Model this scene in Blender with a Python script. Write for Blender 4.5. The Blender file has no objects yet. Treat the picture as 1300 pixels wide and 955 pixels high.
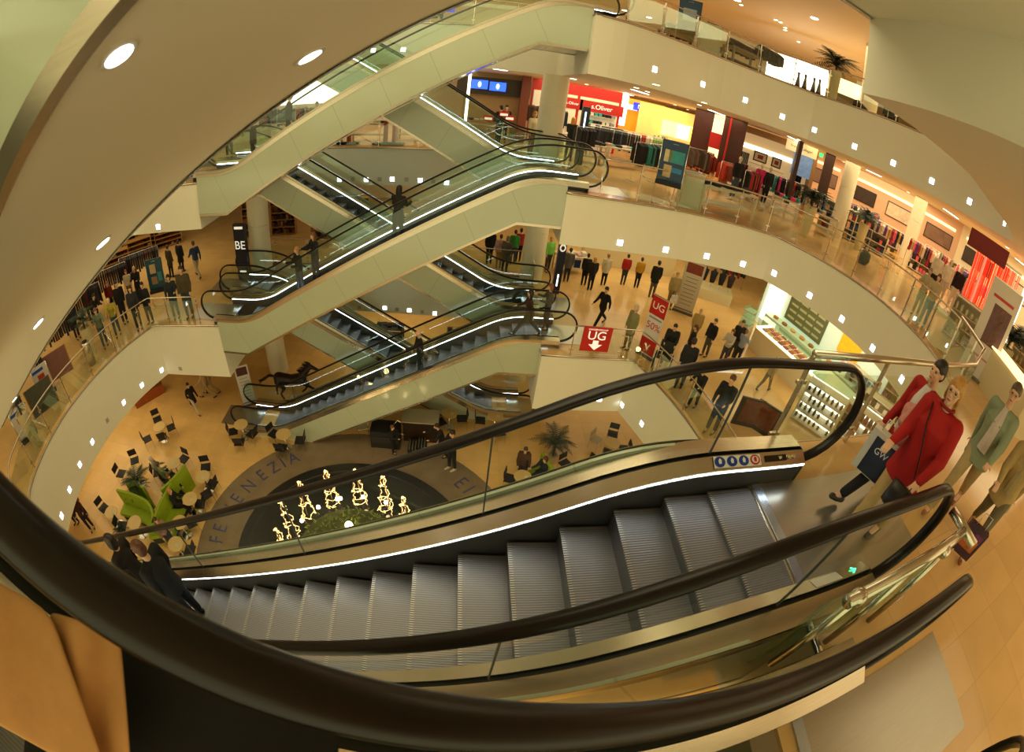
import bpy, bmesh, math, random
from mathutils import Vector, Matrix, noise
random.seed(11)
S = bpy.context.scene
COL = S.collection
PI = math.pi
T30 = math.tan(PI/6)
L0, L1, L2, L3 = 0.0, 5.024, 10.048, 15.072
LV = (L0, L1, L2, L3)

# ---------------------------------------------------------------- camera (16 mm fisheye on a full frame body)
CAM = Vector((-2.552, -1.532, 12.703))
RM = Matrix(((0.99161241, -0.06730055, -0.11034251), (-0.05778196, 0.53282484, -0.84425052), (0.11561175, 0.8435451, 0.52446696)))
FPX = 584.96
cd = bpy.data.cameras.new('camera'); cam = bpy.data.objects.new('camera', cd); COL.objects.link(cam)
cd.type = 'PANO'; cd.panorama_type = 'FISHEYE_EQUISOLID'
cd.sensor_fit = 'HORIZONTAL'; cd.sensor_width = 36; cd.sensor_height = 36*955/1300
cd.fisheye_lens = FPX/1300*36; cd.fisheye_fov = math.radians(230); cd.shift_y = -45.5/955
cd.lens = 16; cd.dof.use_dof = True; cd.dof.focus_distance = 7; cd.dof.aperture_fstop = 3.2
cd.clip_start = .02; cd.clip_end = 200
cam.matrix_world = Matrix.Translation(CAM) @ RM.to_4x4()
S.camera = cam

def ray(px, py):                    # direction in the place for a point of the photograph
    dx, dy = px-650, py-432
    r = math.hypot(dx, dy)
    th = 2*math.asin(min(r/(2*FPX), .9999)); s = math.sin(th)
    return RM @ Vector((s*dx/r, -s*dy/r, -math.cos(th)))
def onz(px, py, z):
    d = ray(px, py); t = (z-CAM.z)/d.z
    return CAM + d*t
def ony(px, py, y):
    d = ray(px, py); t = (y-CAM.y)/d.y
    return CAM + d*t
def onx(px, py, x):
    d = ray(px, py); t = (x-CAM.x)/d.x
    return CAM + d*t
def onv(px, py, p):                 # height on the vertical line through p
    d = ray(px, py); t = math.hypot(p[0]-CAM.x, p[1]-CAM.y)/math.hypot(d.x, d.y)
    return (CAM+d*t).z
def yaw_cam(p):                     # yaw that faces the camera
    return math.degrees(math.atan2(CAM.y-p[1], CAM.x-p[0]))

# ---------------------------------------------------------------- materials
def lin(h):
    if isinstance(h, str):
        c = [int(h[i:i+2], 16)/255 for i in (0, 2, 4)]
        return tuple(x/12.92 if x <= .04045 else ((x+.055)/1.055)**2.4 for x in c)
    return tuple(h)
MC = {}
def mat(name, col, rough=.5, metal=0., var=.08, scale=6., emit=0., bump=0., kind='', coat=0., ecol=None):
    if name in MC: return MC[name]
    m = bpy.data.materials.new(name); m.use_nodes = True; MC[name] = m
    nt = m.node_tree; N = nt.nodes; Lk = nt.links; b = N['Principled BSDF']
    c = lin(col)
    b.inputs['Roughness'].default_value = rough; b.inputs['Metallic'].default_value = metal
    b.inputs['Coat Weight'].default_value = coat
    tc = N.new('ShaderNodeTexCoord'); co = tc.outputs['Object']
    def mul(fac, lo, hi, src_c=c):
        mr = N.new('ShaderNodeMapRange'); mr.inputs['To Min'].default_value = lo; mr.inputs['To Max'].default_value = hi
        Lk.new(fac, mr.inputs['Value'])
        mx = N.new('ShaderNodeVectorMath'); mx.operation = 'SCALE'; mx.inputs[0].default_value = src_c
        Lk.new(mr.outputs[0], mx.inputs['Scale']); return mx.outputs[0]
    if kind in ('brush', 'brushy', 'grooves'):
        mp = N.new('ShaderNodeMapping'); Lk.new(co, mp.inputs['Vector'])
        mp.inputs['Scale'].default_value = (1.5, 60, 60) if kind == 'brush' else (60, 1.5, 60)
        if kind == 'grooves': mp.inputs['Scale'].default_value = (2, 1, 2)
        no = N.new('ShaderNodeTexNoise'); no.inputs['Scale'].default_value = 2.5; Lk.new(mp.outputs[0], no.inputs['Vector'])
        fac = no.outputs['Fac']
        out = mul(fac, 1-var, 1+var)
        if kind == 'grooves':
            wv = N.new('ShaderNodeTexWave'); wv.bands_direction = 'Y'; wv.inputs['Scale'].default_value = 14
            Lk.new(co, wv.inputs['Vector'])
            bp = N.new('ShaderNodeBump'); bp.inputs['Strength'].default_value = .35; bp.inputs['Distance'].default_value = .004
            Lk.new(wv.outputs['Fac'], bp.inputs['Height']); Lk.new(bp.outputs[0], b.inputs['Normal'])
            out = mul(wv.outputs['Fac'], .8, 1.12)
        Lk.new(out, b.inputs['Base Color'])
    elif kind == 'tile':
        br = N.new('ShaderNodeTexBrick'); br.inputs['Scale'].default_value = scale
        br.offset = 0.0 if scale > .9 else .5
        for k, f in (('Color1', .94), ('Color2', 1.06), ('Mortar', .86)):
            br.inputs[k].default_value = (*[x*f for x in c], 1)
        br.inputs['Mortar Size'].default_value = .006; br.inputs['Brick Width'].default_value = .9; br.inputs['Row Height'].default_value = .6
        Lk.new(co, br.inputs['Vector'])
        no = N.new('ShaderNodeTexNoise'); no.inputs['Scale'].default_value = 1.3; no.inputs['Detail'].default_value = 5; Lk.new(co, no.inputs['Vector'])
        mr = N.new('ShaderNodeMapRange'); mr.inputs['To Min'].default_value = 1-var; mr.inputs['To Max'].default_value = 1+var; Lk.new(no.outputs['Fac'], mr.inputs['Value'])
        mx = N.new('ShaderNodeVectorMath'); mx.operation = 'SCALE'; Lk.new(br.outputs['Color'], mx.inputs[0]); Lk.new(mr.outputs[0], mx.inputs['Scale'])
        Lk.new(mx.outputs[0], b.inputs['Base Color'])
    elif kind == 'panel':            # glass cladding with a joint every 1.55 m along the run
        no = N.new('ShaderNodeTexNoise'); no.inputs['Scale'].default_value = .8; Lk.new(co, no.inputs['Vector'])
        base = mul(no.outputs['Fac'], 1-var, 1+var)
        sx = N.new('ShaderNodeSeparateXYZ'); Lk.new(co, sx.inputs[0])
        mm = N.new('ShaderNodeMath'); mm.operation = 'MULTIPLY_ADD'; mm.inputs[1].default_value = .5; Lk.new(sx.outputs['Z'], mm.inputs[0]); Lk.new(sx.outputs['X'], mm.inputs[2])
        md = N.new('ShaderNodeMath'); md.operation = 'PINGPONG'; md.inputs[1].default_value = .8; Lk.new(mm.outputs[0], md.inputs[0])
        gt = N.new('ShaderNodeMath'); gt.operation = 'GREATER_THAN'; gt.inputs[1].default_value = .012; Lk.new(md.outputs[0], gt.inputs[0])
        mr = N.new('ShaderNodeMapRange'); mr.inputs['To Min'].default_value = .8; Lk.new(gt.outputs[0], mr.inputs['Value'])
        mx = N.new('ShaderNodeVectorMath'); mx.operation = 'SCALE'; Lk.new(base, mx.inputs[0]); Lk.new(mr.outputs[0], mx.inputs['Scale'])
        Lk.new(mx.outputs[0], b.inputs['Base Color'])
    else:
        no = N.new('ShaderNodeTexNoise'); no.inputs['Scale'].default_value = scale; no.inputs['Detail'].default_value = 3
        Lk.new(co, no.inputs['Vector'])
        Lk.new(mul(no.outputs['Fac'], 1-var, 1+var), b.inputs['Base Color'])
        if bump:
            bp = N.new('ShaderNodeBump'); bp.inputs['Strength'].default_value = bump; bp.inputs['Distance'].default_value = .01
            Lk.new(no.outputs['Fac'], bp.inputs['Height']); Lk.new(bp.outputs[0], b.inputs['Normal'])
    if emit:
        b.inputs['Emission Color'].default_value = (*lin(ecol or col), 1); b.inputs['Emission Strength'].default_value = emit
    return m
def glassmat(name, tint, refl=.09, dens=.0):
    if name in MC: return MC[name]
    m = bpy.data.materials.new(name); m.use_nodes = True; MC[name] = m
    nt = m.node_tree; N = nt.nodes; Lk = nt.links; N.remove(N['Principled BSDF'])
    tr = N.new('ShaderNodeBsdfTransparent'); tr.inputs['Color'].default_value = (*tint, 1)
    gl = N.new('ShaderNodeBsdfGlossy'); gl.inputs['Roughness'].default_value = .02; gl.inputs['Color'].default_value = (.9, 1, .92, 1)
    lw = N.new('ShaderNodeLayerWeight'); lw.inputs['Blend'].default_value = .35
    mr = N.new('ShaderNodeMapRange'); mr.inputs['To Min'].default_value = refl*.5; mr.inputs['To Max'].default_value = .38
    Lk.new(lw.outputs['Fresnel'], mr.inputs['Value'])
    mx = N.new('ShaderNodeMixShader'); Lk.new(mr.outputs[0], mx.inputs[0]); Lk.new(tr.outputs[0], mx.inputs[1]); Lk.new(gl.outputs[0], mx.inputs[2])
    Lk.new(mx.outputs[0], N['Material Output'].inputs['Surface'])
    return m
GLASS = glassmat('clear_glass', (.95, .98, .95), .05)
GLASSG = glassmat('green_glass', (.84, .93, .86), .09)
CREAM = mat('cream_parapet', (.80, .76, .62), .55, var=.03, scale=1)
CLAD = mat('green_glass_cladding', (.46, .50, .37), .12, kind='panel', var=.06)
STEEL = mat('brushed_steel', (.60, .53, .42), .24, .95, kind='brush', var=.15)
STEELY = mat('brushed_steel_cross', (.62, .58, .52), .33, .9, kind='brushy', var=.15)
TRIM = mat('bronze_steel_trim', (.5, .42, .32), .25, .9, kind='brush', var=.12)
BLACKR = mat('black_rubber', (.010, .006, .005), .28, var=.2)
BLACKR.node_tree.nodes['Principled BSDF'].inputs['Specular IOR Level'].default_value = .28
GROOVE = mat('dark_gap', (.01, .01, .01), .6)
TREAD = mat('escalator_tread', (.21, .205, .215), .4, .6, kind='grooves', var=.1)
RISER = mat('escalator_riser', (.12, .12, .125), .4, .7, kind='grooves', var=.1)
PLATE = mat('landing_plate_steel', (.42, .40, .36), .28, .8, kind='brush', var=.12)
STONE = mat('orange_marble_tiles', (.72, .44, .19), .13, kind='tile', scale=1.0, var=.14)
STONE1 = mat('ochre_marble_tiles', (.76, .48, .19), .16, kind='tile', scale=1.0, var=.16)
STONE0 = mat('brown_marble_tiles', (.84, .52, .19), .16, kind='tile', scale=1.0, var=.16)
CEIL = mat('warm_ceiling', (.86, .76, .6), .7, var=.02, scale=.5)
LAMPW = mat('white_lamp', (1, 1, 1), .5, emit=9, ecol=(1, .97, .9))
LAMPS = mat('light_strip', (1, 1, 1), .5, emit=10, ecol=(.86, .97, 1))
WARML = mat('warm_lamp', (1, .9, .7), .5, emit=14, ecol=(1, .80, .45))

# ---------------------------------------------------------------- mesh building
class MB:
    def __init__(s): s.v = []; s.f = []; s.mi = []; s.m = []
    def _m(s, m):
        if m not in s.m: s.m.append(m)
        return s.m.index(m)
    def add(s, vs, fs, m=None):
        o = len(s.v); k = s._m(m); s.v += [tuple(v) for v in vs]
        for f in fs: s.f.append([i+o for i in f]); s.mi.append(k)
        return s
    def box(s, c, d, m=None, rz=0., rx=0., ry=0.):
        R = Matrix.Rotation(rz, 3, 'Z') @ Matrix.Rotation(ry, 3, 'Y') @ Matrix.Rotation(rx, 3, 'X'); c = Vector(c)
        vs = [c + R @ Vector((x*d[0]/2, y*d[1]/2, z*d[2]/2)) for x in (-1, 1) for y in (-1, 1) for z in (-1, 1)]
        return s.add(vs, [(0, 1, 3, 2), (4, 6, 7, 5), (0, 4, 5, 1), (2, 3, 7, 6), (0, 2, 6, 4), (1, 5, 7, 3)], m)
    def prism(s, poly, z0, z1, m=None, mside=None, cap=(True, True)):
        n = len(poly)
        vs = [(x, y, z0) for x, y in poly] + [(x, y, z1) for x, y in poly]
        s.add(vs, [(i, (i+1) % n, n+(i+1) % n, n+i) for i in range(n)], mside or m)
        if cap[1]: s.add([(x, y, z1) for x, y in poly], [list(range(n))], m)
        if cap[0]: s.add([(x, y, z0) for x, y in poly], [list(range(n))[::-1]], m)
        return s
    def prismy(s, poly, y0, y1, m=None):      # polygon in x,z drawn out along y
        n = len(poly)
        vs = [(x, y0, z) for x, z in poly] + [(x, y1, z) for x, z in poly]
        return s.add(vs, [(i, (i+1) % n, n+(i+1) % n, n+i) for i in range(n)] + [list(range(n))[::-1], list(range(n, 2*n))], m)
    def ribbon(s, A, B, m=None):              # quads between two polylines
        n = len(A)
        return s.add(list(A)+list(B), [(i, i+1, n+i+1, n+i) for i in range(n-1)], m)
    def tube(s, pts, r, m=None, n=8, cap=True, ry=None, closed=False):
        pts = [Vector(p) for p in pts]; k = len(pts); vs = []
        rr = r if isinstance(r, (list, tuple)) else [r]*k
        up = Vector((0, 0, 1)); prev = None
        for i, p in enumerate(pts):
            a = pts[i-1] if (i or closed) else p; b = pts[(i+1) % k] if (i < k-1 or closed) else p
            t = (b-a).normalized()
            if prev is None:
                u = t.cross(up) if abs(t.z) < .95 else t.cross(Vector((0, 1, 0)))
            else: u = prev - t*prev.dot(t)
            u = u.normalized(); w = t.cross(u); prev = u
            q = rr[i]; q2 = q if ry is None else ry
            for j in range(n):
                a_ = 2*PI*j/n; vs.append(p + u*math.cos(a_)*q + w*math.sin(a_)*q2)
        fs = [(i*n+j, i*n+(j+1) % n, (i+1)*n+(j+1) % n, (i+1)*n+j) for i in range(k-1) for j in range(n)]
        if closed: fs += [((k-1)*n+j, (k-1)*n+(j+1) % n, (j+1) % n, j) for j in range(n)]
        elif cap: fs += [list(range(n))[::-1], list(range((k-1)*n, k*n))]
        return s.add(vs, fs, m)
    def lathe(s, prof, c=(0, 0, 0), m=None, n=20, sx=1, sy=1):
        k = len(prof); vs = [(c[0]+r*math.cos(2*PI*j/n)*sx, c[1]+r*math.sin(2*PI*j/n)*sy, c[2]+z) for r, z in prof for j in range(n)]
        fs = [(i*n+j, i*n+(j+1) % n, (i+1)*n+(j+1) % n, (i+1)*n+j) for i in range(k-1) for j in range(n)]
        fs += [list(range(n))[::-1], list(range((k-1)*n, k*n))]
        return s.add(vs, fs, m)
    def ball(s, c, r, m=None, n=10, k=6, s3=(1, 1, 1), R=None):
        vs = []; c = Vector(c)
        for i in range(k+1):
            a = PI*i/k
            for j in range(n):
                v = Vector((math.sin(a)*math.cos(2*PI*j/n)*r*s3[0], math.sin(a)*math.sin(2*PI*j/n)*r*s3[1], math.cos(a)*r*s3[2]))
                if R: v = R @ v
                vs.append(c+v)
        return s.add(vs, [(i*n+j, (i+1)*n+j, (i+1)*n+(j+1) % n, i*n+(j+1) % n) for i in range(k) for j in range(n)], m)
    def mesh(s, name, smooth=False):
        me = bpy.data.meshes.new(name); me.from_pydata(s.v, [], s.f)
        for m in s.m: me.materials.append(m or CREAM)
        me.polygons.foreach_set('material_index', s.mi)
        if smooth: me.polygons.foreach_set('use_smooth', [True]*len(s.f))
        me.update(); return me
    def build(s, name, parent=None, smooth=False, fix=True):
        me = s.mesh(name, smooth)
        if fix:
            bm = bmesh.new(); bm.from_mesh(me); bmesh.ops.recalc_face_normals(bm, faces=bm.faces); bm.to_mesh(me); bm.free()
        o = bpy.data.objects.new(name, me); COL.objects.link(o)
        if parent: o.parent = parent
        return o

def tag(o, label, cat, group=None):
    o['label'] = label; o['category'] = cat
    if group: o['group'] = group
    return o
def struct(o): o['kind'] = 'structure'; return o
def thing(name, label, cat, loc=(0, 0, 0), rz=0., group=None):
    o = bpy.data.objects.new(name, None); COL.objects.link(o); o.location = loc; o.rotation_euler = (0, 0, rz)
    o.empty_display_size = .1
    return tag(o, label, cat, group)
def copy_tree(o, parent=None):
    c = o.copy(); COL.objects.link(c); c.parent = parent
    for ch in list(o.children): copy_tree(ch, c)
    return c
def lamp(name, label, loc, size, power, col=(1, .80, .5), shape='DISK', rot=(0, 0, 0), sy=None):
    l = bpy.data.lights.new(name, 'AREA'); l.shape = shape; l.size = size; l.energy = power; l.color = col
    if sy: l.shape = 'RECTANGLE'; l.size_y = sy
    o = bpy.data.objects.new(name, l); COL.objects.link(o); o.location = loc; o.rotation_euler = rot
    return o
def text(body, size, m, loc, R, parent=None, name='lettering', ext=.004, align='CENTER', sx=1., shear=0.):
    c = bpy.data.curves.new(name, 'FONT'); c.body = body; c.size = size; c.extrude = ext; c.align_x = align; c.align_y = 'CENTER'; c.shear = shear
    t = bpy.data.objects.new(name, c); COL.objects.link(t)
    bpy.context.view_layer.update()
    me = bpy.data.meshes.new_from_object(t.evaluated_get(bpy.context.evaluated_depsgraph_get()))
    COL.objects.unlink(t); bpy.data.objects.remove(t)
    me.materials.clear(); me.materials.append(m)
    o = bpy.data.objects.new(name, me); COL.objects.link(o)
    Mx = Matrix.Translation(loc) @ R.to_4x4() @ Matrix.Diagonal((sx, 1, 1, 1))
    o.parent = parent
    o.matrix_local = Mx
    return o
RU = Matrix.Rotation(PI/2, 3, 'X')       # upright text that reads from -y

# ---------------------------------------------------------------- the storeys
def arc(pts, n=6):                       # smooth (Catmull-Rom) line through points
    out = []; P = [Vector(p) for p in pts]
    for i in range(len(P)-1):
        a = P[max(i-1, 0)]; b = P[i]; c = P[i+1]; d = P[min(i+2, len(P)-1)]
        for k in range(n):
            t = k/n
            out.append(.5*((2*b)+(-a+c)*t+(2*a-5*b+4*c-d)*t*t+(-a+3*b-3*c+d)*t**3))
    out.append(P[-1]); return [tuple(p) for p in out]
def straight(pts): return [tuple(p) for p in pts]
# edge of the opening, level by level: clockwise from the far left corner
EDGE_R = {1: straight([(-.05, 10.12), (1.5, 10.12), (3.0, 10.15)]) + arc([(3.0, 10.15), (3.4, 8.95), (3.75, 7.7), (4.0, 6.1), (4.1, 4.4), (4.1, 2.6)])[1:] + [(4.1, -9)],
          2: arc([(-.05, 10.42), (.6, 10.40), (2.2, 10.42), (3.7, 10.42), (5.2, 10.2), (6.62, 9.85)], 3) + arc([(6.62, 9.85), (7.5, 8.2), (7.95, 6.4), (7.85, 4.6), (7.35, 3.1), (6.2, 1.75), (4.6, 1.2), (3.4, 1.12)])[1:] + [(.3, 1.12), (-.02, 1.12)],
          3: arc([(-.05, 10.21), (.91, 10.42), (2.71, 11.2), (4.57, 11.75), (6.4, 11.75), (7.93, 11.15)], 3) + arc([(7.93, 11.15), (8.93, 8.85), (9.5, 7.4), (9.9, 5.4), (9.3, 3.4), (6.6, 2.2), (3.2, 1.35)])[1:] + [(2.0, 1.02), (.8, .95), (-.05, .95)]}
EDGE_L = {1: [(-11.1, 10.5), (-14.12, 10.2)] + arc([(-14.12, 10.2), (-14.6, 8.5), (-14.8, 6.6), (-14.75, 4.8), (-14.45, 3.1), (-13.9, 1.75), (-12.9, 1.2), (-11.9, 1.1)])[1:] + [(-11.08, 1.1)],
          2: [(-11.1, 10.5), (-14.12, 10.2)] + arc([(-14.12, 10.2), (-14.7, 8.5), (-14.9, 6.6), (-14.85, 4.8), (-14.45, 3.1), (-13.7, 1.6), (-12.6, 1.1)])[1:] + [(-11.08, 1.1)],
          3: [(-11.1, 10.5), (-14.12, 10.2)] + arc([(-14.12, 10.2), (-14.7, 8.5), (-14.9, 6.6), (-14.85, 4.8), (-14.45, 3.1), (-13.7, 1.6), (-12.6, 1.1)])[1:] + [(-11.08, 1.1)]}
THICK = {1: 2.2, 2: 1.53, 3: 1.72}
XW, XE, YS, YN = -26., 30., -9., 27.
YB = 15.95                               # far edge of the opening
FM = {1: STONE1, 2: STONE, 3: STONE}
for lv in (1, 2, 3):
    z = LV[lv]; zb = z-THICK[lv]; R_ = EDGE_R[lv]; Lf = EDGE_L[lv]
    endR = R_[-1]
    right = [(-.05, YB)] + R_ + ([] if lv == 1 else [(-.02, -1.05), (1.0, -1.05), (1.0, -9)]) + [(XE, YS), (XE, YN), (-.05, YN)]
    if lv == 2: right = [(-.05, YB)] + R_ + [(-.02, -1.2), (-.6, -1.2), (-.6, -9), (XE, YS), (XE, YN), (-.05, YN)]
    if lv == 3: right = [(-.05, YB)] + R_ + [(-.05, -.95), (-.05, -9), (XE, YS), (XE, YN), (-.05, YN)]
    left = [(XW, YS), (-11.08, YS)] + Lf[::-1] + [(-11.08, YB), (-11.08, YN), (XW, YN)]
    back = [(-11.08, YB), (-.05, YB), (-.05, YN), (-11.08, YN)]
    # floor surface (2 cm) and ceiling (3 cm) of the slab, one object each
    fl = MB()
    for poly in (right, left, back): fl.prism(poly, z-.04, z, FM[lv])
    struct(fl.build('floor'))
    ce = MB()
    for poly in (right, left, back): ce.prism(poly, zb, zb+.03, CEIL, CREAM)
    struct(ce.build('ceiling'))
    # parapet faces
    def band(pts, name):
        w = MB(); n = len(pts)
        A = [(x, y, z-.04) for x, y in pts]; B = [(x, y, zb+.03) for x, y in pts]
        w.ribbon(A, B, CREAM)
        # 6 cm return on top and at the foot
        struct(w.build(name, smooth=False, fix=False))
        tr = MB()
        tr.tube([(x, y, z-.03) for x, y in pts], .035, TRIM, n=6)
        struct(tr.build('trim_1', smooth=True))
    i0 = len(R_) if lv > 1 else len(R_)-1
    band([(-.05, YB)]+R_[:i0]+({1: [], 2: [(-.02, -1.2), (-.6, -1.2)], 3: [(-.05, -.95)]}[lv]), 'wall_right')
    band([(-11.08, YB)]+Lf+[(-11.08, -1.05)], 'wall_left')
    band([(-11.08, YB), (-.05, YB)], 'wall_back')
g = MB(); g.prism([(XW, YS), (XE, YS), (XE, YN), (XW, YN)], -.1, 0, STONE0); struct(g.build('floor'))
# top ceiling above the third storey, skylight void over the atrium
tc = MB(); ZT = 18.75
tc.prism([(XW, YS), (XE, YS), (XE, YN), (XW, YN)], ZT, ZT+.1, CEIL); struct(tc.build('ceiling'))
# outer walls
SALM = mat('salmon_wall', (.70, .42, .28), .6, var=.05, scale=1)
CRW = mat('cream_wall', (.82, .70, .5), .6, var=.05, scale=1)
for nm, a, b in (('wall_back', (XW, YN), (XE, YN)), ('wall_left', (XW, YS), (XW, YN)), ('wall_right', (XE, YS), (XE, YN))):
    w = MB(); w.ribbon([(a[0], a[1], -.1), (b[0], b[1], -.1)], [(a[0], a[1], ZT), (b[0], b[1], ZT)], CRW); struct(w.build(nm, fix=False))
# columns
def column(x, y, z0, z1, r, label):
    c = MB(); zs = z0+2.15
    c.lathe([(r, z0), (r, zs-.015), (r-.02, zs-.01), (r-.02, zs+.01), (r, zs+.015), (r, z1)], (x, y, 0), mat('column_plaster', (.80, .70, .5), .45, var=.04, scale=2), n=28)
    o = c.build('column', smooth=False); o['kind'] = 'structure'
for x, y in ((-11.2, 14.9), (.1, 15.7)): column(x, y, 0, L1-2.2, .48, ''); column(x, y, L1, L2-1.53, .46, '')
column(-.15, 14.6, L2, L3-1.72, .46, '')
# ---------------------------------------------------------------- escalators
def knee(zflat, zinc, H, xt, xb, rt=.75, n=7, lower=None):
    """polyline (x,z): flat zflat from xt, 30 degree run z=zinc+x*T30, flat at zflat-H until xb"""
    xk = (zflat-zinc)/T30; xl = (zflat-H-zinc)/T30
    def bez(xc, zc, d1, d2):
        out = []
        for i in range(n+1):
            t = i/n; p0 = (xc+d1[0], zc+d1[1]); p2 = (xc+d2[0], zc+d2[1])
            out.append(((1-t)**2*p0[0]+2*t*(1-t)*xc+t*t*p2[0], (1-t)**2*p0[1]+2*t*(1-t)*zc+t*t*p2[1]))
        return out
    c, s_ = math.cos(PI/6)*rt, math.sin(PI/6)*rt
    return [(xt, zflat)] + bez(xk, zflat, (rt, 0), (-c, -s_)) + bez(xl, zflat-H, (c, s_), (-rt, 0)) + [(xb, zflat-H)]
HH = 5.024
def escalator(label, x0, yc, ztop, flip=False, detail=1, clip0=False, group=None, soffit=CLAD, lit=True, W=.93):
    sg = -1 if flip else 1
    t = thing('escalator', label, 'escalator', (x0, yc, ztop), PI if flip else 0, group)
    # a half turn about z flips x and y, which is what the mirrored runs need (their two sides are alike)
    wr, ws = .72, .59
    floorcut = -HH+.0 if clip0 else None
    top = knee(.26, .93, HH, -.05, -11.08, .5)
    bot = knee(-1.08, -1.08+1.293*T30, HH, -.05, -11.08, .02, 1)
    if clip0:
        bot = [p for p in bot if p[1] > -HH]; xk = (-HH - (-1.08+1.293*T30))/T30
        bot = bot + [(xk, -HH)] + [(-11.08, -HH)]
    for sd in (-1, 1):
        b = MB(); b.prismy(top+bot[::-1], sd*W, sd*(W+.03), CLAD); b.build('side_cladding', t)
    b = MB(); SO = mat('white_soffit', (.93, .86, .68), .6, var=.02, scale=1) if soffit is None else soffit
    b.ribbon([(x, -W-.03, z-.003) for x, z in bot], [(x, W+.03, z-.003) for x, z in bot], SO)
    b.build('underside_panel', t)
    b = MB()
    for sd in (-1, 1):
        e = sd*(W+.035); bb = bot[:-1] if clip0 else bot
        b.ribbon([(x, e, z-.02) for x, z in bb], [(x, e, z+.06) for x, z in bb], TRIM)
        b.ribbon([(x, e, z-.02) for x, z in bb], [(x, e-sd*.05, z-.02) for x, z in bb], TRIM)
        b.ribbon([(x, e+sd*.005, z-.05) for x, z in top], [(x, e+sd*.005, z+.02) for x, z in top], TRIM)
    b.build('edge_trim', t)
    # decks, skirts, light strips on both sides
    sk = knee(.20, .78, HH, .52, -11.22, .7)
    for sd in (-1, 1):
        def at(y, dz): return [(x, sd*y, z+dz) for x, z in sk]
        b = MB(); b.ribbon(at(.60, -.75), at(.60, .0), mat('skirt_steel', (.09, .085, .08), .35, .6, var=.1)); b.build('skirt_panel', t, True)
        b = MB(); b.ribbon(at(.582, .016), at(.582, .050), LAMPS if lit else STEEL); b.ribbon(at(.574, .050), at(.582, .050), STEEL); b.ribbon(at(.578, .012), at(.60, .01), STEEL); b.build('light_strip', t)
        b = MB(); b.ribbon(at(.574, .050), at(.578, .058), STEEL); b.ribbon(at(.578, .058), at(.695, .115), STEEL); b.build('inner_deck', t, True)
        b = MB(); b.ribbon(at(.695, .115), at(.697, .08), GROOVE); b.ribbon(at(.697, .08), at(.743, .08), GROOVE); b.ribbon(at(.743, .08), at(.743, .113), GROOVE); b.build('glass_channel', t)
        b = MB(); b.ribbon(at(.743, .113), at(W+.03, .10), STEEL); b.ribbon(at(W+.03, .10), at(W+.036, -.04), STEEL)
        for k in (0, -1):
            x, z = sk[k]
            b.add([(x, sd*.575, z-.22), (x, sd*(W+.03), z-.22), (x, sd*(W+.03), z+.10), (x, sd*.7, z+.115), (x, sd*.578, z+.055), (x, sd*.575, z+.03)], [(0, 1, 2, 3, 4, 5)], STEEL)
        b.build('outer_deck', t, True)
        # handrail with a half round newel at each end
        rl = knee(1.215, 1.86, HH, .5, -11.25, .8)
        up = [(.5+.53*math.sin(a), .69+.53*math.cos(a)) for a in [PI*k/12 for k in range(1, 13)]]
        up = up[::-1]; lowx, lowz = -11.25, -HH
        dn = [(lowx-.53*math.sin(a), lowz+.69+.53*math.cos(a)) for a in [PI*k/12 for k in range(1, 13)]]
        path = [(.25, .175)] + up + rl + dn + [(-11.0, -HH+.175)]
        if ztop-HH < -1: pass
        b = MB(); b.tube([(x, sd*wr, z) for x, z in path], .055, BLACKR, n=12, ry=.030); b.build('handrail', t, True)
        # glass
        lo = [(x, z+.085) for x, z in sk]
        poly = [(x, z-.03) for x, z in [(.25, .2)]+up[:-1]] ; 
        cx = [(.5+.50*math.sin(a), .69+.50*math.cos(a)) for a in [PI*k/12 for k in range(0, 12)]]
        cx2 = [(lowx-.50*math.sin(a), lowz+.69+.50*math.cos(a)) for a in [PI*k/12 for k in range(0, 12)]]
        ring = cx[::-1] + [(x, z-.02) for x, z in rl[1:-1]] + cx2 + [p for p in lo[::-1]]
        g = MB(); g.add([(x, sd*wr, z) for x, z in ring], [list(range(len(ring)))], GLASSG if detail < 2 else GLASS)
        g.build('glass_balustrade', t, fix=False)
        if detail > 1:
            for j in range(6):
                xg = -.55-1.75*j; zl = min(.2, .78+xg*T30)+.12; zr = min(1.19, 1.84+xg*T30)
                b = MB(); dxj = .42
                b.box((xg, sd*wr, (zl+zr)/2), (.012, .016, zr-zl), mat('glass_joint', (.05, .06, .05), .4), ry=0); b.build('glass_joint', t)
    # steps
    nose = lambda x: 0 if x > -.55 else (-.166+T30*(x+1.276) if x < -1.35 else -((x+.55)/.8)**2*.208)
    bh = lambda x: nose(x) if x > -5.6 else -HH-nose(-11.0-x+.28) if False else nose(x)
    xs = [-.476, -.876] + [-1.276-.4*i for i in range(0, 23)]
    prev = 0
    n = len(xs)
    for i, x in enumerate(xs):
        zt = nose(x)
        if x < -9.2:
            q = min(1, (-9.2-x)/1.1); zt = max(nose(x), -HH+.14*(1-q)**2); zt = max(zt, -HH+.004)
        nx = xs[i+1] if i < n-1 else x-.4
        zn = nose(nx)
        if nx < -9.2:
            q = min(1, (-9.2-nx)/1.1); zn = max(nose(nx), -HH+.14*(1-q)**2)
        x1 = 0 if i == 0 else xs[i-1]+.012
        b = MB()
        b.box(((x+x1)/2, 0, zt-.02), (x1-x, 2*ws-.04, .04), TREAD)
        b.box((x+.012, 0, (zt-.04+min(zn, zt-.03)-.04)/2), (.02, 2*ws-.04, max(.02, zt-zn)), RISER)
        if detail > 1:
            b.box((x+.005, 0, zt-.004), (.034, 2*ws-.04, .014), NOSE)
        b.build('step', t)
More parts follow.
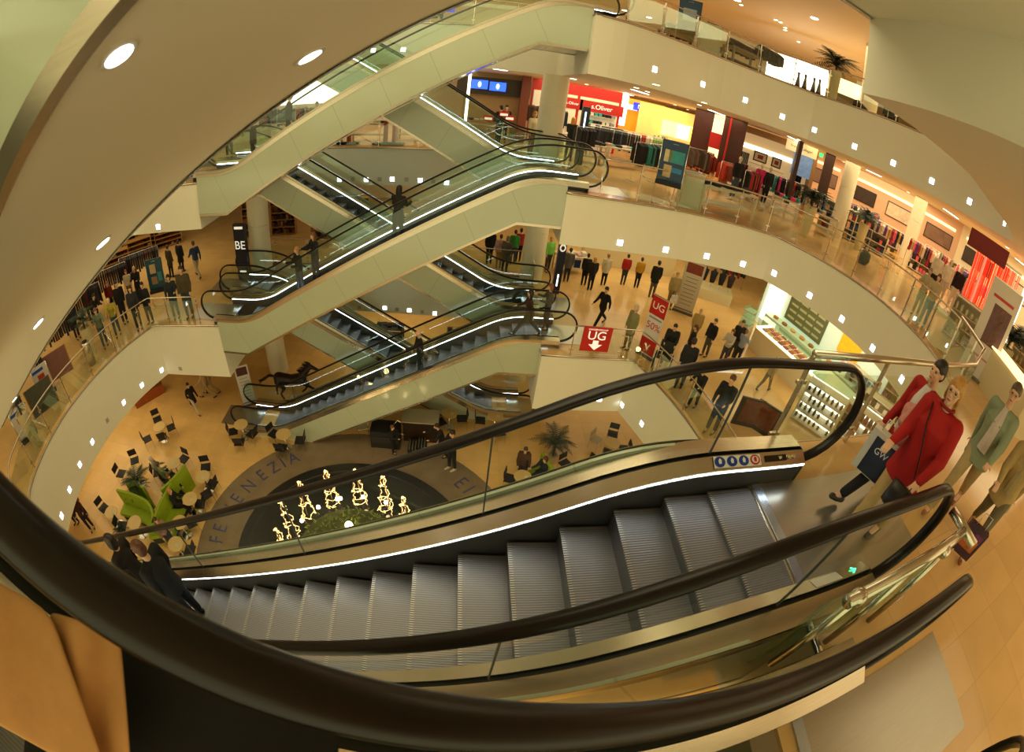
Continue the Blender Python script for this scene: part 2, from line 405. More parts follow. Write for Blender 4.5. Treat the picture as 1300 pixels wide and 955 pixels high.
    # comb and landing plates
    for k, (xa, xb, z) in enumerate(((0, 1.83, .006), (-12.6, -10.72, -HH+.006))):
        b = MB(); b.box(((xa+xb)/2, 0, z-.01), (xb-xa, 2*ws+.02 if detail < 2 else 1.18, .02), PLATE)
        b.build('landing_plate', t)
        b = MB(); e = xa if k == 0 else xb
        b.box((e+(.04 if k == 0 else -.04), 0, z+.008), (.09, 1.18, .016), mat('comb_blue_steel', (.45, .52, .66), .25, .8, kind='brushy')); b.build('comb', t)
    return t
NOSE = mat('ribbed_nosing', (.50, .49, .47), .4, .6, var=.1)
nt = NOSE.node_tree; _b = nt.nodes['Principled BSDF']
_w = nt.nodes.new('ShaderNodeTexWave'); _w.bands_direction = 'Y'; _w.inputs['Scale'].default_value = 14
_tc = nt.nodes.new('ShaderNodeTexCoord'); nt.links.new(_tc.outputs['Object'], _w.inputs['Vector'])
_r = nt.nodes.new('ShaderNodeValToRGB'); _r.color_ramp.elements[0].color = (.08, .08, .08, 1); _r.color_ramp.elements[1].color = (.42, .40, .37, 1); _r.color_ramp.elements[0].position = .4; _r.color_ramp.elements[1].position = .6
nt.links.new(_w.outputs['Fac'], _r.inputs[0]); nt.links.new(_r.outputs[0], _b.inputs['Base Color'])

A = escalator('near escalator running down left with wide grey ribbed steps and blue pictogram stickers', 0, 0, L2, detail=2, W=.885)
A2 = escalator('overhead escalator at top left, its broad cream underside with round spotlights', 0, 0, L3, soffit=None)
Bn = escalator('escalator in the near foreground, thick black handrail sweeping along the bottom edge', -11.2, -2.135, L3, flip=True, lit=False)
YF = 11.42
FT = escalator('uppermost far escalator rising right, green side panel under the top storey', -.0, YF, L3)
FM_ = escalator('middle far escalator rising right with a couple and a dark-haired rider on it', -.0, YF, L2)
FB = escalator('lowest far escalator rising right from the cafe floor with a bald man on it', -.0, YF, L1, clip0=True)
YC = 13.55
CX = -11.13
for zz, lb in ((L3, 'uppermost rear escalator crossing down to the right below the two blue screens'), (L2, 'middle rear escalator crossing down right, ending beside a round column'), (L1, 'lowest rear escalator crossing down right behind the bald man towards the cafe tables')):
    escalator(lb, CX, YC, zz, flip=True, clip0=(zz == L1))
# ---------------------------------------------------------------- railings
def offset(pts, d):
    out = []; P = [Vector(p[:2]) for p in pts]
    for i, p in enumerate(P):
        t = (P[min(i+1, len(P)-1)]-P[max(i-1, 0)]).normalized(); out.append((p.x+t.y*-d, p.y+t.x*d))
    return out
def resample(pts, step):
    P = [Vector(p[:2]) for p in pts]; L = [0]
    for a, b in zip(P, P[1:]): L.append(L[-1]+(b-a).length)
    n = max(1, round(L[-1]/step)); out = []
    for k in range(n+1):
        s = L[-1]*k/n; i = 0
        while i < len(P)-2 and L[i+1] < s: i += 1
        q = (s-L[i])/max(1e-6, L[i+1]-L[i]); out.append(P[i].lerp(P[i+1], q))
    return out
def railing(pts, z, label, step=1.45, d=.07, h=1.06, side=1, r=.024):
    t = thing('glass_railing', label, 'railing', (0, 0, z)); O = offset(pts, side*d)
    b = MB(); b.tube([(x, y, h) for x, y in O], r, STEEL, n=10); b.build('handrail', t, True)
    R = resample(O, step)
    for i, p in enumerate(R):
        a = R[max(0, i-1)]; c = R[min(len(R)-1, i+1)]; ang = math.atan2(c.y-a.y, c.x-a.x)
        b = MB(); b.box((p.x, p.y, h/2-.06), (.022, .05, h+.06), STEEL, rz=ang)
        for zz in (.2, .82): b.box((p.x, p.y, zz), (.13, .03, .035), STEEL, rz=ang)
        b.build('post', t)
        if i < len(R)-1:
            q = R[i+1]; u = (q-p).normalized(); a_, b_ = p+u*.05, q-u*.05
            g = MB(); g.box(((a_.x+b_.x)/2, (a_.y+b_.y)/2, .5), ((b_-a_).length, .012, .84), GLASS, rz=math.atan2(u.y, u.x)); g.build('glass_pane', t)
    return t
E2 = EDGE_R[2]; kc = min(range(len(E2)), key=lambda i: (E2[i][0]-6.62)**2+(E2[i][1]-9.85)**2)
ke = min(range(len(E2)), key=lambda i: (E2[i][0]-7.35)**2+(E2[i][1]-3.1)**2)
railing([(.85, 10.41)]+E2[4:kc+1]+E2[kc+1:ke+1], L2, 'long glass railing along the right-hand gallery in front of the clothes shops', 1.12)
railing([(7.35, 3.1), (6.2, 1.75), (4.6, 1.2), (3.4, 1.12), (.42, 1.12)], L2, 'glass railing with thick steel rail behind the person in red', 1.35, h=1.12, r=.04)
E3 = EDGE_R[3]; k3 = min(range(len(E3)), key=lambda i: (E3[i][0]-9.5)**2+(E3[i][1]-7.4)**2)
railing([(.85, 10.4)]+E3[4:k3+2], L3, 'glass railing of the top gallery at upper right, palm behind it', 1.35)
railing([(.85, 10.12), (3.0, 10.15)]+EDGE_R[1][4:-2], L1, 'glass railing on the lower right storey carrying a red arrow sign', 1.5)
railing([(-11.9, 10.45), (-14.12, 10.2)]+EDGE_L[1][2:-4], L1, 'glass railing at left with a crowd leaning over it', 1.5, side=-1)
railing([(-11.6, 10.45), (-14.12, 10.2)]+EDGE_L[2][2:-4], L2, 'short glass railing above the small square lights, left of the green side panel', 1.5, side=-1)
for lv, lb in ((1, 'rear glass railing beyond the crossing escalators, one storey above the cafe'), (2, 'rear glass railing at mid height, red stands behind it'), (3, 'rear glass railing high up between the topmost escalators')):
    railing([(-11.2, 14.65), (-11.2, 16.05), (.05, 16.05), (.05, 14.65)], LV[lv], lb, 1.6, d=0)
# ---------------------------------------------------------------- square lamps let into the parapets
def hit(px, py, pts, zr=(-9, 99)):
    d = ray(px, py); best = None
    for a, b in zip(pts, pts[1:]):
        ex, ey = b[0]-a[0], b[1]-a[1]; den = d.x*ey-d.y*ex
        if abs(den) < 1e-9: continue
        t = ((a[0]-CAM.x)*ey-(a[1]-CAM.y)*ex)/den; s = ((a[0]-CAM.x)*d.y-(a[1]-CAM.y)*d.x)/den
        if t > 0 and -.001 <= s <= 1.001 and zr[0] < CAM.z+d.z*t < zr[1] and (best is None or t < best[0]):
            n = Vector((ey, -ex)).normalized()
            if n.x*d.x+n.y*d.y > 0: n = -n
            best = (t, n)
    if best is None: return None
    p = CAM+d*best[0]; return p, best[1]
WL = mat('square_lamp_diffuser', (1, 1, 1), .4, emit=7, ecol=(.93, .97, 1))
VENT = mat('vent_grey', (.36, .33, .22), .6, var=.2, scale=30)
FR = mat('lamp_frame', (.75, .72, .62), .4, .3)
def squares(pxs, pts, label, group, unlit=False, s=.17, zr=(-9, 99)):
    for px, py in pxs:
        r = hit(px, py, pts, zr)
        if not r: continue
        p, n = r; ang = math.atan2(n.y, n.x)
        if unlit:
            t = thing('wall_vent', label, 'vent', p, ang, group)
            b = MB(); b.box((.004, 0, 0), (.012, s*1.05, s*1.05), FR); b.build('frame', t)
            b = MB()
            for k in range(5): b.box((.012, 0, -s*.4+k*s*.2), (.008, s*.9, s*.12), VENT)
            b.build('grille', t)
        else:
            t = thing('wall_lamp', label, 'lamp', p, ang, group)
            b = MB(); b.box((.004, 0, 0), (.014, s*1.12, s*1.12), FR); b.build('frame', t)
            b = MB(); b.box((.012, 0, 0), (.012, s, s), WL); b.build('diffuser', t)
G = 'square lamps in the %s'
squares([(831,88),(892,107),(946,127),(993,148),(1034,165),(1085,186),(1134,207),(1183,230),(1231,256),(1276,283)], [(-.05, YB)]+EDGE_R[3][:-10], 'small white square lamp in the topmost cream parapet at upper right', G % 'topmost right parapet', zr=(L3-1.72, L3))
squares([(787,308),(845,317),(897,325),(943,335),(983,347),(1028,375),(1069,405),(1108,442),(1145,482)], [(-.05, YB)]+EDGE_R[2][:-14], 'small white square lamp in the curved parapet below the gallery of clothes shops', G % 'middle right parapet')
squares([(761,507),(790,514),(815,538),(837,566)], EDGE_R[1], 'small white square lamp in the pale parapet under the red arrow sign', G % 'lower right parapet')
squares([(205,470),(180,489),(157,511),(117,561),(101,590),(88,622),(78,655)], EDGE_L[1], 'small white square lamp in the curved parapet below the crowd at left', G % 'left parapet')
squares([(167,291),(201,288)], EDGE_L[2], 'small white square lamp in the pale parapet above the crowd at left', G % 'upper left parapet')
BK = [(-11.08, YB), (-.05, YB)]
squares([(431,228),(465,228),(498,227.5),(533.5,229),(567,232)], BK, 'small white square lamp in the rear parapet behind the rider with dark hair', G % 'middle rear parapet')
squares([(415,227),(448,227),(482,227.5),(516,228),(550,230)], BK, 'small grey square vent in the rear parapet behind the rider with dark hair', 'vents in the middle rear parapet', True)
squares([(488.5,391),(519.6,394),(552,398)], BK, 'small white square lamp in the rear parapet behind the bald man', G % 'lower rear parapet')
squares([(456,390.5),(472,391),(504,393),(536,396)], BK, 'small grey square vent in the rear parapet behind the bald man', 'vents in the lower rear parapet', True)
squares([(474,64),(512,63)], BK, 'small white square lamp high up between the topmost escalators', G % 'topmost rear parapet')
squares([(457,63),(492,63)], BK, 'small grey square vent high up between the topmost escalators', 'vents in the topmost rear parapet', True)
squares([(229,468)], EDGE_L[1], 'grey square vent right of the corner in the left parapet', None, True)
squares([(136,534)], EDGE_L[1], 'grey square vent lower left of three lamps in the curved left parapet', None, True)
# round spots in the underside of the overhead escalator
nS = Vector((-math.sin(PI/6), 0, math.cos(PI/6)))
P0 = Vector((-1.293, 0, L3-1.08-.003))
for k, (px, py) in enumerate(((150,68),(393,71),(130,308),(48,410),(18,507))):
    d = ray(px, py); t_ = (P0-CAM).dot(nS)/d.dot(nS); p = CAM+d*t_
    t = thing('spotlight', ('large round spotlight near the left edge of the cream underside', 'round spotlight at the top of the cream underside edge', 'round spotlight above the shoe racks at left', 'round spotlight above the standing crowd at far left', 'lowest round spotlight at the far left edge')[k], 'spotlight', p)
    t.rotation_euler = (0, -PI/6, 0)
    t.scale = (.62, .62, 1) if k == 0 else (1, 1, 1)
    b = MB(); b.lathe([(.075, 0), (.075, -.006), (.055, -.008), (.055, 0)], (0, 0, 0), FR, n=24); b.build('ring', t)
    b = MB(); b.lathe([(.054, .0), (.054, -.010)], (0, 0, 0), LAMPW, n=24); b.build('bulb', t)
# ---------------------------------------------------------------- lamps let into the ceilings
def spots(lst, z, label, group, r=.07, m=None, name='ceiling_spot'):
    for q in lst:
        px, py = q[:2]; p = onz(px, py, z)
        if (p-CAM).length > 60: continue
        o = MB().lathe([(r*1.25, 0), (r*1.25, -.012), (r, -.014), (r, -.006)], (0, 0, 0), FR, n=12)
        o.lathe([(r, 0), (r, -.016)], (0, 0, 0), m or WARML, n=12)
        o = o.build(name); o.location = p; tag(o, label, 'ceiling lamp', group)
ZC2, ZC3 = L3-1.72, ZT
spots([(808,111),(833,107),(822,116),(838,131),(857,133),(873,139),(888,133),(894,130),(917,146),(924,150),(964,166),(1014,177),(1071,205),(1097,226),(1098,229),(1124,241),(1119,229),(1112,226),(1124,243),(1153,244),(1169,254),(1186,276),(1207,280),(1223,291),(1225,301),(1240,304),(1235,302),(1279,314),(1049,201),(1072,215),(985,177),(865,142),(745,107),(740,112),(760,122),(770,114),(809,128),(813,128)], ZC2, 'small round spot in the ceiling above the clothes shops', 'ceiling spots above the clothes shops', .085)
spots([(985,25),(991,28),(997,35),(1014,53),(941,6),(997,38)], ZC3, 'small round spot in the top ceiling at upper right', 'ceiling spots of the top storey', .085)
spots([(793,13),(824,22),(1034,23),(936,0),(770,10),(783,17)], ZC3, 'large round lamp in the top ceiling at upper right', 'large ceiling lamps of the top storey', .17, LAMPW)
def bars(lst, z, label, group, l=1.2):
    for (a, b) in lst:
        p = onz(*a, z); q = onz(*b, z); c = (p+q)/2; v = q-p
        if v.length > 4: v = v.normalized()*l
        t = thing('ceiling_light', label, 'ceiling lamp', (c.x, c.y, z), math.atan2(v.y, v.x), group)
        b_ = MB(); b_.box((0, 0, -.01), (v.length+.05, .22, .02), FR); b_.build('frame', t)
        b_ = MB(); b_.box((0, 0, -.022), (v.length, .15, .012), LAMPW); b_.build('diffuser', t)
bars([((803,113),(822,119)),((901,139),(919,146)),((1002,173),(1018,181)),((1100,215),(1119,224)),((1199,265),(1216,277)),((1290,328),(1300,336)),((720,98),(730,100)),((628,87),(643,89)),((792,118),(803,121))], ZC2, 'flat bright lamp set in the ceiling along the gallery edge', 'flat ceiling lamps along the gallery')
# ---------------------------------------------------------------- people
def capsule(b, p0, p1, r0, r1, n=10, ry=1.):
    p0, p1 = Vector(p0), Vector(p1); t = (p1-p0); L = t.length or 1e-4; t.normalize()
    pts = [p0-t*r0*.95, p0-t*r0*.7, p0-t*r0*.3, p0, p1, p1+t*r1*.3, p1+t*r1*.7, p1+t*r1*.95]
    rr = [r0*.25, r0*.7, r0*.95, r0, r1, r1*.95, r1*.7, r1*.25]
    b.tube(pts, rr, None, n=n)
def remesh(b, name, vox, smooth=6):
    me = b.mesh(name); o = bpy.data.objects.new(name, me); COL.objects.link(o)
    m = o.modifiers.new('r', 'REMESH'); m.mode = 'VOXEL'; m.voxel_size = vox
    s = o.modifiers.new('s', 'SMOOTH'); s.iterations = smooth; s.factor = .5
    dg = bpy.context.evaluated_depsgraph_get(); dg.update()
    e = bpy.data.meshes.new_from_object(o.evaluated_get(dg)); COL.objects.unlink(o); bpy.data.objects.remove(o)
    e.materials.clear(); e.polygons.foreach_set('use_smooth', [True]*len(e.polygons)); e.name = name
    return e
def rot(v, ax, a): return Matrix.Rotation(math.radians(a), 3, ax) @ Vector(v)
POSES = {  # shoulder swing, elbow bend, outward ; hip swing, knee bend
    'stand': dict(ra=(4, 12, 8), la=(-2, 10, 8), rl=(2, 3), ll=(-3, 2)),
    'walk': dict(ra=(-25, 18, 6), la=(28, 25, 6), rl=(26, 6), ll=(-22, 22)),
    'stride': dict(ra=(30, 35, 8), la=(-22, 12, 8), rl=(-26, 14), ll=(30, 4)),
    'hold': dict(ra=(30, 75, 6), la=(22, 80, 6), rl=(4, 4), ll=(-4, 2)),
    'lean': dict(ra=(48, 55, 10), la=(40, 60, 10), rl=(8, 2), ll=(-8, 4), bend=16),
    'rail': dict(ra=(12, 15, 8), la=(62, 18, 14), rl=(3, 4), ll=(-3, 3), bend=4),
    'sit': dict(ra=(30, 60, 8), la=(25, 60, 8), rl=(82, 84), ll=(86, 88), drop=.44),
    'push': dict(ra=(40, 35, 6), la=(40, 35, 6), rl=(16, 6), ll=(-18, 12), bend=8),
    'phone': dict(ra=(50, 105, 10), la=(5, 12, 8), rl=(3, 3), ll=(-4, 3), head=10),
}
def skel(P):
    J = {}; bend = P.get('bend', 0); drop = P.get('drop', 0)
    pel = Vector((0, 0, .95-drop)); J['pel'] = pel
    B = lambda v: pel + rot(v, 'X', -bend)
    J['waist'] = B((0, 0, .14)); J['chest'] = B((0, .005, .36)); J['neck'] = B((0, 0, .55)); J['hb'] = B((0, .012, .62)); J['head'] = B((0, .03, .71))
    for s, k in ((1, 'r'), (-1, 'l')):
        sw, el, out = P[k+'a']; sh = B((s*.18, 0, .475))
        d = rot(rot((0, 0, -1), 'Y', -s*out), 'X', sw-bend*.3)
        e = sh + d*.29; d2 = rot(rot((0, 0, -1), 'Y', s*out*.5), 'X', sw+el-bend*.3); w = e + d2*.25
        J[k+'s'], J[k+'e'], J[k+'w'], J[k+'h'] = sh, e, w, w+d2*.10
        J[k+'d'] = d2
        hp, kn = P[k+'l']; h = pel+Vector((s*.09, 0, -.04)); dt = rot((0, 0, -1), 'X', hp); kk = h+dt*.43
        ds = rot((0, 0, -1), 'X', hp-kn); a = kk+ds*.41
        fo = rot((0, 1, 0), 'X', (hp-kn)*.55)
        J[k+'hip'], J[k+'k'], J[k+'a'] = h, kk, a; J[k+'f'] = fo
    low = min(J['ra'].z, J['la'].z) if not drop else .08
    return J, low-.085 if not drop else 0
def fingers(b, w, d, s, hand_len=.18, curl=22, spread=(0, 0, 0)):
    d = d.normalized(); side = d.cross(Vector((0, 0, 1)));
    side = side.normalized() if side.length > .2 else Vector((1, 0, 0)); side *= s
    nrm = side.cross(d).normalized()
    palm = w + d*.045
    capsule(b, w+d*.015+side*.015, w+d*.075+side*.02, .02, .018); capsule(b, w+d*.015-side*.015, w+d*.075-side*.02, .02, .018)
    capsule(b, w+d*.02, w+d*.08, .022, .02)
    for i, (o, L) in enumerate(((-.033, .058), (-.011, .07), (.011, .075), (.033, .066))):
        q = w+d*.085+side*o; dd = rot3(d, side, -curl); m = q+dd*L*.5; d3 = rot3(d, side, -curl*2.4); e = m+d3*L*.5
        capsule(b, q, m, .0095, .0085, 8); capsule(b, m, e, .0085, .0075, 8)
    th = (d*.6+side*.8).normalized(); q = w+d*.03+side*.03; m = q+th*.035; e = m+(d*.9+side*.3).normalized()*.03
    capsule(b, q, m, .012, .010, 8); capsule(b, m, e, .010, .0085, 8)
def rot3(v, ax, a): return Matrix.Rotation(math.radians(a), 3, ax) @ v
def head_shape(b, J, fine=False):
    h = J['head']; n = 16 if fine else 10
    b.ball(h+Vector((0, -.012, .018)), 1, None, n, n-2, (.076, .094, .098))
    b.ball(h+Vector((0, .018, -.035)), 1, None, n, n-2, (.060, .068, .080))
    capsule(b, h+Vector((0, .088, .002)), h+Vector((0, .104, -.026)), .008, .014)
    b.ball(h+Vector((0, .066, -.092)), .022, None, 8, 6)
    for s in (1, -1): b.ball(h+Vector((s*.077, -.008, -.012)), 1, None, 8, 6, (.012, .02, .032))
    if fine:
        b.ball(h+Vector((0, .086, -.060)), 1, None, 8, 6, (.024, .010, .007)); b.ball(h+Vector((0, .084, -.070)), 1, None, 8, 6, (.02, .010, .007))
        for s in (1, -1):
            b.ball(h+Vector((s*.034, .068, -.028)), 1, None, 8, 6, (.024, .018, .02)); b.ball(h+Vector((s*.032, .076, .024)), 1, None, 8, 6, (.026, .012, .008))
CACHE = {}
def figure(pose, build=1., coat=0, fine=False, skirt=False):
    key = (pose if isinstance(pose, str) else id(pose), build, coat, fine, skirt)
    if key in CACHE: return CACHE[key]
    P = POSES[pose] if isinstance(pose, str) else pose
    J, off = skel(P); vox = .0085 if fine else .021; w = build; R = {}
    b = MB(); head_shape(b, J, fine)
    capsule(b, J['neck']-Vector((0, 0, .04)), J['hb'], .055, .05)
    capsule(b, J['chest']-Vector((0, 0, .02)), J['neck'], .085, .05); capsule(b, J['pel'], J['chest'], .09*w, .085*w)
    for k, s in (('r', 1), ('l', -1)):
        capsule(b, J[k+'s']-Vector((s*.05, 0, 0)), J[k+'s'], .05, .05); capsule(b, J[k+'s'], J[k+'e'], .043, .036); capsule(b, J[k+'e'], J[k+'w'], .035, .026)
        if fine: fingers(b, J[k+'w'], J[k+'d'], s)
        else:
            capsule(b, J[k+'w'], J[k+'w']+J[k+'d']*.06, .03, .034); 
            for o in (-.02, 0, .02): capsule(b, J[k+'w']+J[k+'d']*.06+Vector((0, o, 0)), J[k+'h']+J[k+'d']*.05+Vector((0, o, 0)), .014, .012, 6)
            capsule(b, J[k+'w']+J[k+'d']*.02, J[k+'w']+J[k+'d']*.07+Vector((-s*.03, .03, 0)), .014, .012, 6)
        capsule(b, J[k+'hip'], J[k+'k'], .08, .055); capsule(b, J[k+'k'], J[k+'a'], .052, .035); capsule(b, J[k+'a'], J[k+'a']+J[k+'f']*.12-Vector((0, 0, .04)), .035, .03)
    R['body'] = remesh(b, 'body', vox)
    b = MB(); g = 1.0
    # jacket: broad chest, ends at hip or lower, sleeves to the wrist
    bd = -P.get('bend', 0)
    def ringtube(c0, c1, sx0, sy0, sx1, sy1, m=None):
        n = 14; vs = []; k = 5; c0, c1 = Vector(c0), Vector(c1)
        for i in range(k+1):
            q = i/k; c = c0.lerp(c1, q); a, e = sx0+(sx1-sx0)*q, sy0+(sy1-sy0)*q
            for j in range(n): vs.append(c+rot((math.cos(2*PI*j/n)*a, math.sin(2*PI*j/n)*e, 0), 'X', bd))
        b.add(vs, [(i*n+j, i*n+(j+1) % n, (i+1)*n+(j+1) % n, (i+1)*n+j) for i in range(k) for j in range(n)]+[list(range(n))[::-1], list(range(k*n, k*n+n))])
    hem = J['pel']+rot((0, 0, -.06-.34*coat), 'X', 0 if not P.get('drop') else 60)
    ringtube(hem, J['waist'], .172*w+.05*coat, .125*w+.035*coat, .152*w, .115*w); ringtube(J['waist'], J['chest'], .152*w, .115*w, .175*w, .125*w)
    ringtube(J['chest'], J['neck']-Vector((0, 0, .02)), .175*w, .125*w, .075, .07); 
    capsule(b, J['rs'], J['ls'], .07, .07)
    for k in 'rl':
        capsule(b, J[k+'s'], J[k+'e'], .068*w, .056*w); capsule(b, J[k+'e'], J[k+'w'], .056*w, .043)
    R['jacket'] = remesh(b, 'jacket', vox*1.15 if not fine else .011, 5)
    b = MB()
    ringtube(J['pel']+Vector((0, 0, -.06)), J['waist'], .155*w, .11*w, .14*w, .10*w)
    for k in 'rl':
        if skirt: continue
        capsule(b, J[k+'hip'], J[k+'k'], .093*w, .072); capsule(b, J[k+'k'], J[k+'a']+Vector((0, 0, .04)), .070, .058)
    if skirt: ringtube(J['pel']+Vector((0, 0, -.42)), J['pel'], .2, .17, .15*w, .11*w)
    R['trousers'] = remesh(b, 'trousers', vox*1.15 if not fine else .011, 5)
    for k in 'rl':
        b = MB(); a = J[k+'a']; f = J[k+'f']; u = Vector((0, 0, -.045))
        capsule(b, a-f*.03+u, a+f*.05+u, .042, .043); capsule(b, a+f*.05+u*1.1, a+f*.16+u*1.15, .043, .034); capsule(b, a, a+u, .04, .042)
        R['shoe_'+k] = remesh(b, 'shoe', vox, 3)
    for style in ('short', 'bob', 'long', 'bald'):
        b = MB(); h = J['head']
        if style == 'bald':
            b.ball(h+Vector((0, -.035, -.012)), 1, None, 14, 10, (.078, .075, .062)); 
        else:
            b.ball(h+Vector((0, -.018, .038)), 1, None, 16, 12, (.084, .097, .093)); b.ball(h+Vector((0, -.05, -.01)), 1, None, 14, 10, (.080, .062, .085))
            if style != 'short':
                L = .09 if style == 'bob' else .2
                b.ball(h+Vector((0, -.045, -.02-L*.4)), 1, None, 14, 10, (.092, .06, .07+L*.5))
                for s in (1, -1): b.ball(h+Vector((s*.074, -.022, -.01-L*.25)), 1, None, 10, 8, (.018, .045, .05+L*.35))
        R['hair_'+style] = remesh(b, 'hair', .016 if not fine else .008, 3)
    CACHE[key] = (R, J, off); return CACHE[key]
SKIN = mat('skin', (.72, .42, .27), .5, var=.06, scale=12)
FAB = {}
def fabric(c, leather=False):
    k = str(c)+str(leather)
    if k not in FAB: FAB[k] = mat('cloth_'+k, c, .45 if leather else .85, var=.22, scale=9, bump=.6)
    return FAB[k]
def person(label, p, yaw, pose='stand', top='202020', legs='252a38', hair='3a2a1c', style='short', h=1., build=1., coat=0, shoes='151210', fine=False, skirt=False, group=None):
    R, J, off = figure(pose, build, coat, fine, skirt)
    t = thing('person', label, 'person', p, math.radians(yaw-90), group); t.scale = (h, h, h)
    def part(n, key, m):
        o = bpy.data.objects.new(n, R[key]); COL.objects.link(o); o.parent = t; o.location = (0, 0, -off)
        if not R[key].materials: R[key].materials.append(SKIN)
        o.material_slots[0].link = 'OBJECT'; o.material_slots[0].material = m; return o
    part('body', 'body', SKIN); part('jacket', 'jacket', fabric(top)); part('trousers', 'trousers', fabric(legs))
    part('hair', 'hair_'+style, mat('hair_'+hair, hair, .45, var=.5, scale=38, bump=.9))
    for k in 'rl': part('shoe', 'shoe_'+k, mat('shoe_'+shoes, shoes, .4, var=.1))
    return t, J, off
def pp(px, py, z, label, hx=None, yaw=None, **kw):
    """stand a person where the feet show; optional pixel of the head's top sets the height"""
    p = onz(px, py, z)
    if hx: kw.setdefault('h', max(.8, min(1.15, (onv(hx[0], hx[1], p)-z)/1.76)))
    return person(label, p, yaw if yaw is not None else yaw_cam(p), **kw)
# ---------------------------------------------------------------- people on the escalators and near the camera
def rider(px, py, y, label, yaw, z_head=None, **kw):
    p = ony(px, py, y)
    return person(label, p, yaw, **kw)
def step_z(x, ztop, x0=0.): 
    x = x-x0; return ztop + min(0, -.166+T30*(x+1.276))
def on_run(px, py, yc, ztop, label, yaw, **kw):
    d = ray(px, py); lo, hi = -10.5, 1.0           # where the sight line meets the run's own plane
    p = ony(px, py, yc); x = max(-10.2, min(1., p.x)); i = round((x+1.276+.2)/.4); xs = i*.4-1.276-.2 if x < -1 else x
    return person(label, Vector((xs, yc, step_z(xs-.2, ztop) if x < -1 else ztop)), yaw, **kw)
on_run(540, 458, YF-.35, L1, 'bald man in a dark suit on the lowest far escalator, hand on the rail', 200, pose='rail', top='141418', legs='141418', hair='c99a72', style='bald', h=1.0, coat=.2)
on_run(669, 410, YF-.25, L1, 'person with long dark hair and brown jacket stepping off the lowest far escalator', 175, pose='stride', top='3a1f12', legs='101014', hair='1c100a', style='long', h=.98)
on_run(692, 412, YF+.25, L1, 'fair-haired person in a grey jacket behind the brown jacket on the lowest far escalator', 180, pose='hold', top='5a5448', legs='1c1a1c', hair='8a5a30', style='bob', h=.95)
on_run(511, 286, YF-.1, L2, 'dark-haired person in black with a red sleeve on the middle far escalator', 70, pose='hold', top='1a1212', legs='101014', hair='0c0808', style='long', h=1.02, coat=.7)
on_run(385, 353, YF-.3, L2, 'woman in a black top and jeans on the middle far escalator, left of a pair', 225, pose='hold', top='15151a', legs='4a5568', hair='a87848', style='bob', h=.98)
on_run(404, 342, YF+.2, L2, 'long-haired woman in a black jacket and white top, right of a pair on the escalator', 225, pose='hold', top='18161a', legs='20242c', hair='7a4e2c', style='long', h=1.02)
on_run(325, 208, YF+.1, L3, 'person in brown on the uppermost far escalator near its foot', 20, pose='stand', top='3a281c', legs='15131a', hair='2a1a10', h=.98)
on_run(372, 163, YF+.2, L3, 'person in a dark coat higher up on the uppermost far escalator', 20, pose='stand', top='2a1c18', legs='15131a', hair='6a4428', h=.95)
for k, (px, py, x, lb, kw) in enumerate(((352, 300, -7.7, '', {}),)): pass
def rider_a(x, y, label, yaw=180, **kw):
    return person(label, Vector((x, y, step_z(x-.2, L2))), yaw, fine=True, **kw)
rider_a(-5.9, .14, 'person in a black coat with short brown hair riding down at lower left', 182, pose='stand', top='08080a', legs='0a0a0c', hair='5a3218', h=1.02, build=1.1, coat=.3)
rider_a(-6.45, -.2, 'person in black with very dark hair nearest the thick handrail at lower left', 175, pose='stand', top='0a090a', legs='0a0a0c', hair='1a0e08', style='bob', h=1.0, coat=.5)
rider_a(-7.05, .38, 'person in dark brown, furthest down of the riders at lower left', 185, pose='stand', top='1c120c', legs='100e0e', hair='20120a', style='bob', h=1.0, coat=.3)
# the two people in red about to step on
WALKR = dict(ra=(14, 70, 6), la=(10, 62, 8), rl=(-14, 12), ll=(24, 4), head=8, bend=3)
FRONT = dict(ra=(14, 60, 8), la=(16, 35, 12), rl=(14, 6), ll=(-12, 10), bend=2)
BACKM = dict(ra=(5, 30, 8), la=(20, 78, 8), rl=(-20, 16), ll=(38, 6), bend=2)
t1, J1, o1 = person('blonde woman in a red jacket and beige trousers about to board the near escalator', Vector((.98, -.18, L2)), 190, pose=FRONT, top='a30d0c', legs='b8975e', hair='b8823a', style='bob', h=.99, build=1.18, coat=.42, fine=True)
t2, J2, o2 = person('dark-haired person in an open red coat and white top behind the blonde woman', Vector((1.4, .24, L2)), 172, pose=BACKM, top='a01210', legs='0c0b0d', hair='1a100a', style='short', h=.97, build=1.1, coat=.6, shoes='1a1512', fine=True)
t3, J3, o3 = person('woman at right edge in an open grey-green jacket and beige trousers walking', Vector((2.72, -.26, L2)), 190, pose='walk', top='8a9478', legs='b09a6c', hair='5a4636', style='short', h=1.02, build=1.15, coat=.3, shoes='8a4a1c', fine=True)
t4, J4, o4 = person('man at right edge in a tan jacket and grey trousers carrying a printed bag', Vector((2.85, -.85, L2)), 195, pose='stride', top='a88e5a', legs='6a6248', hair='6a5a4a', h=.95, build=1.2, coat=.35, shoes='8a4a1c', fine=True)
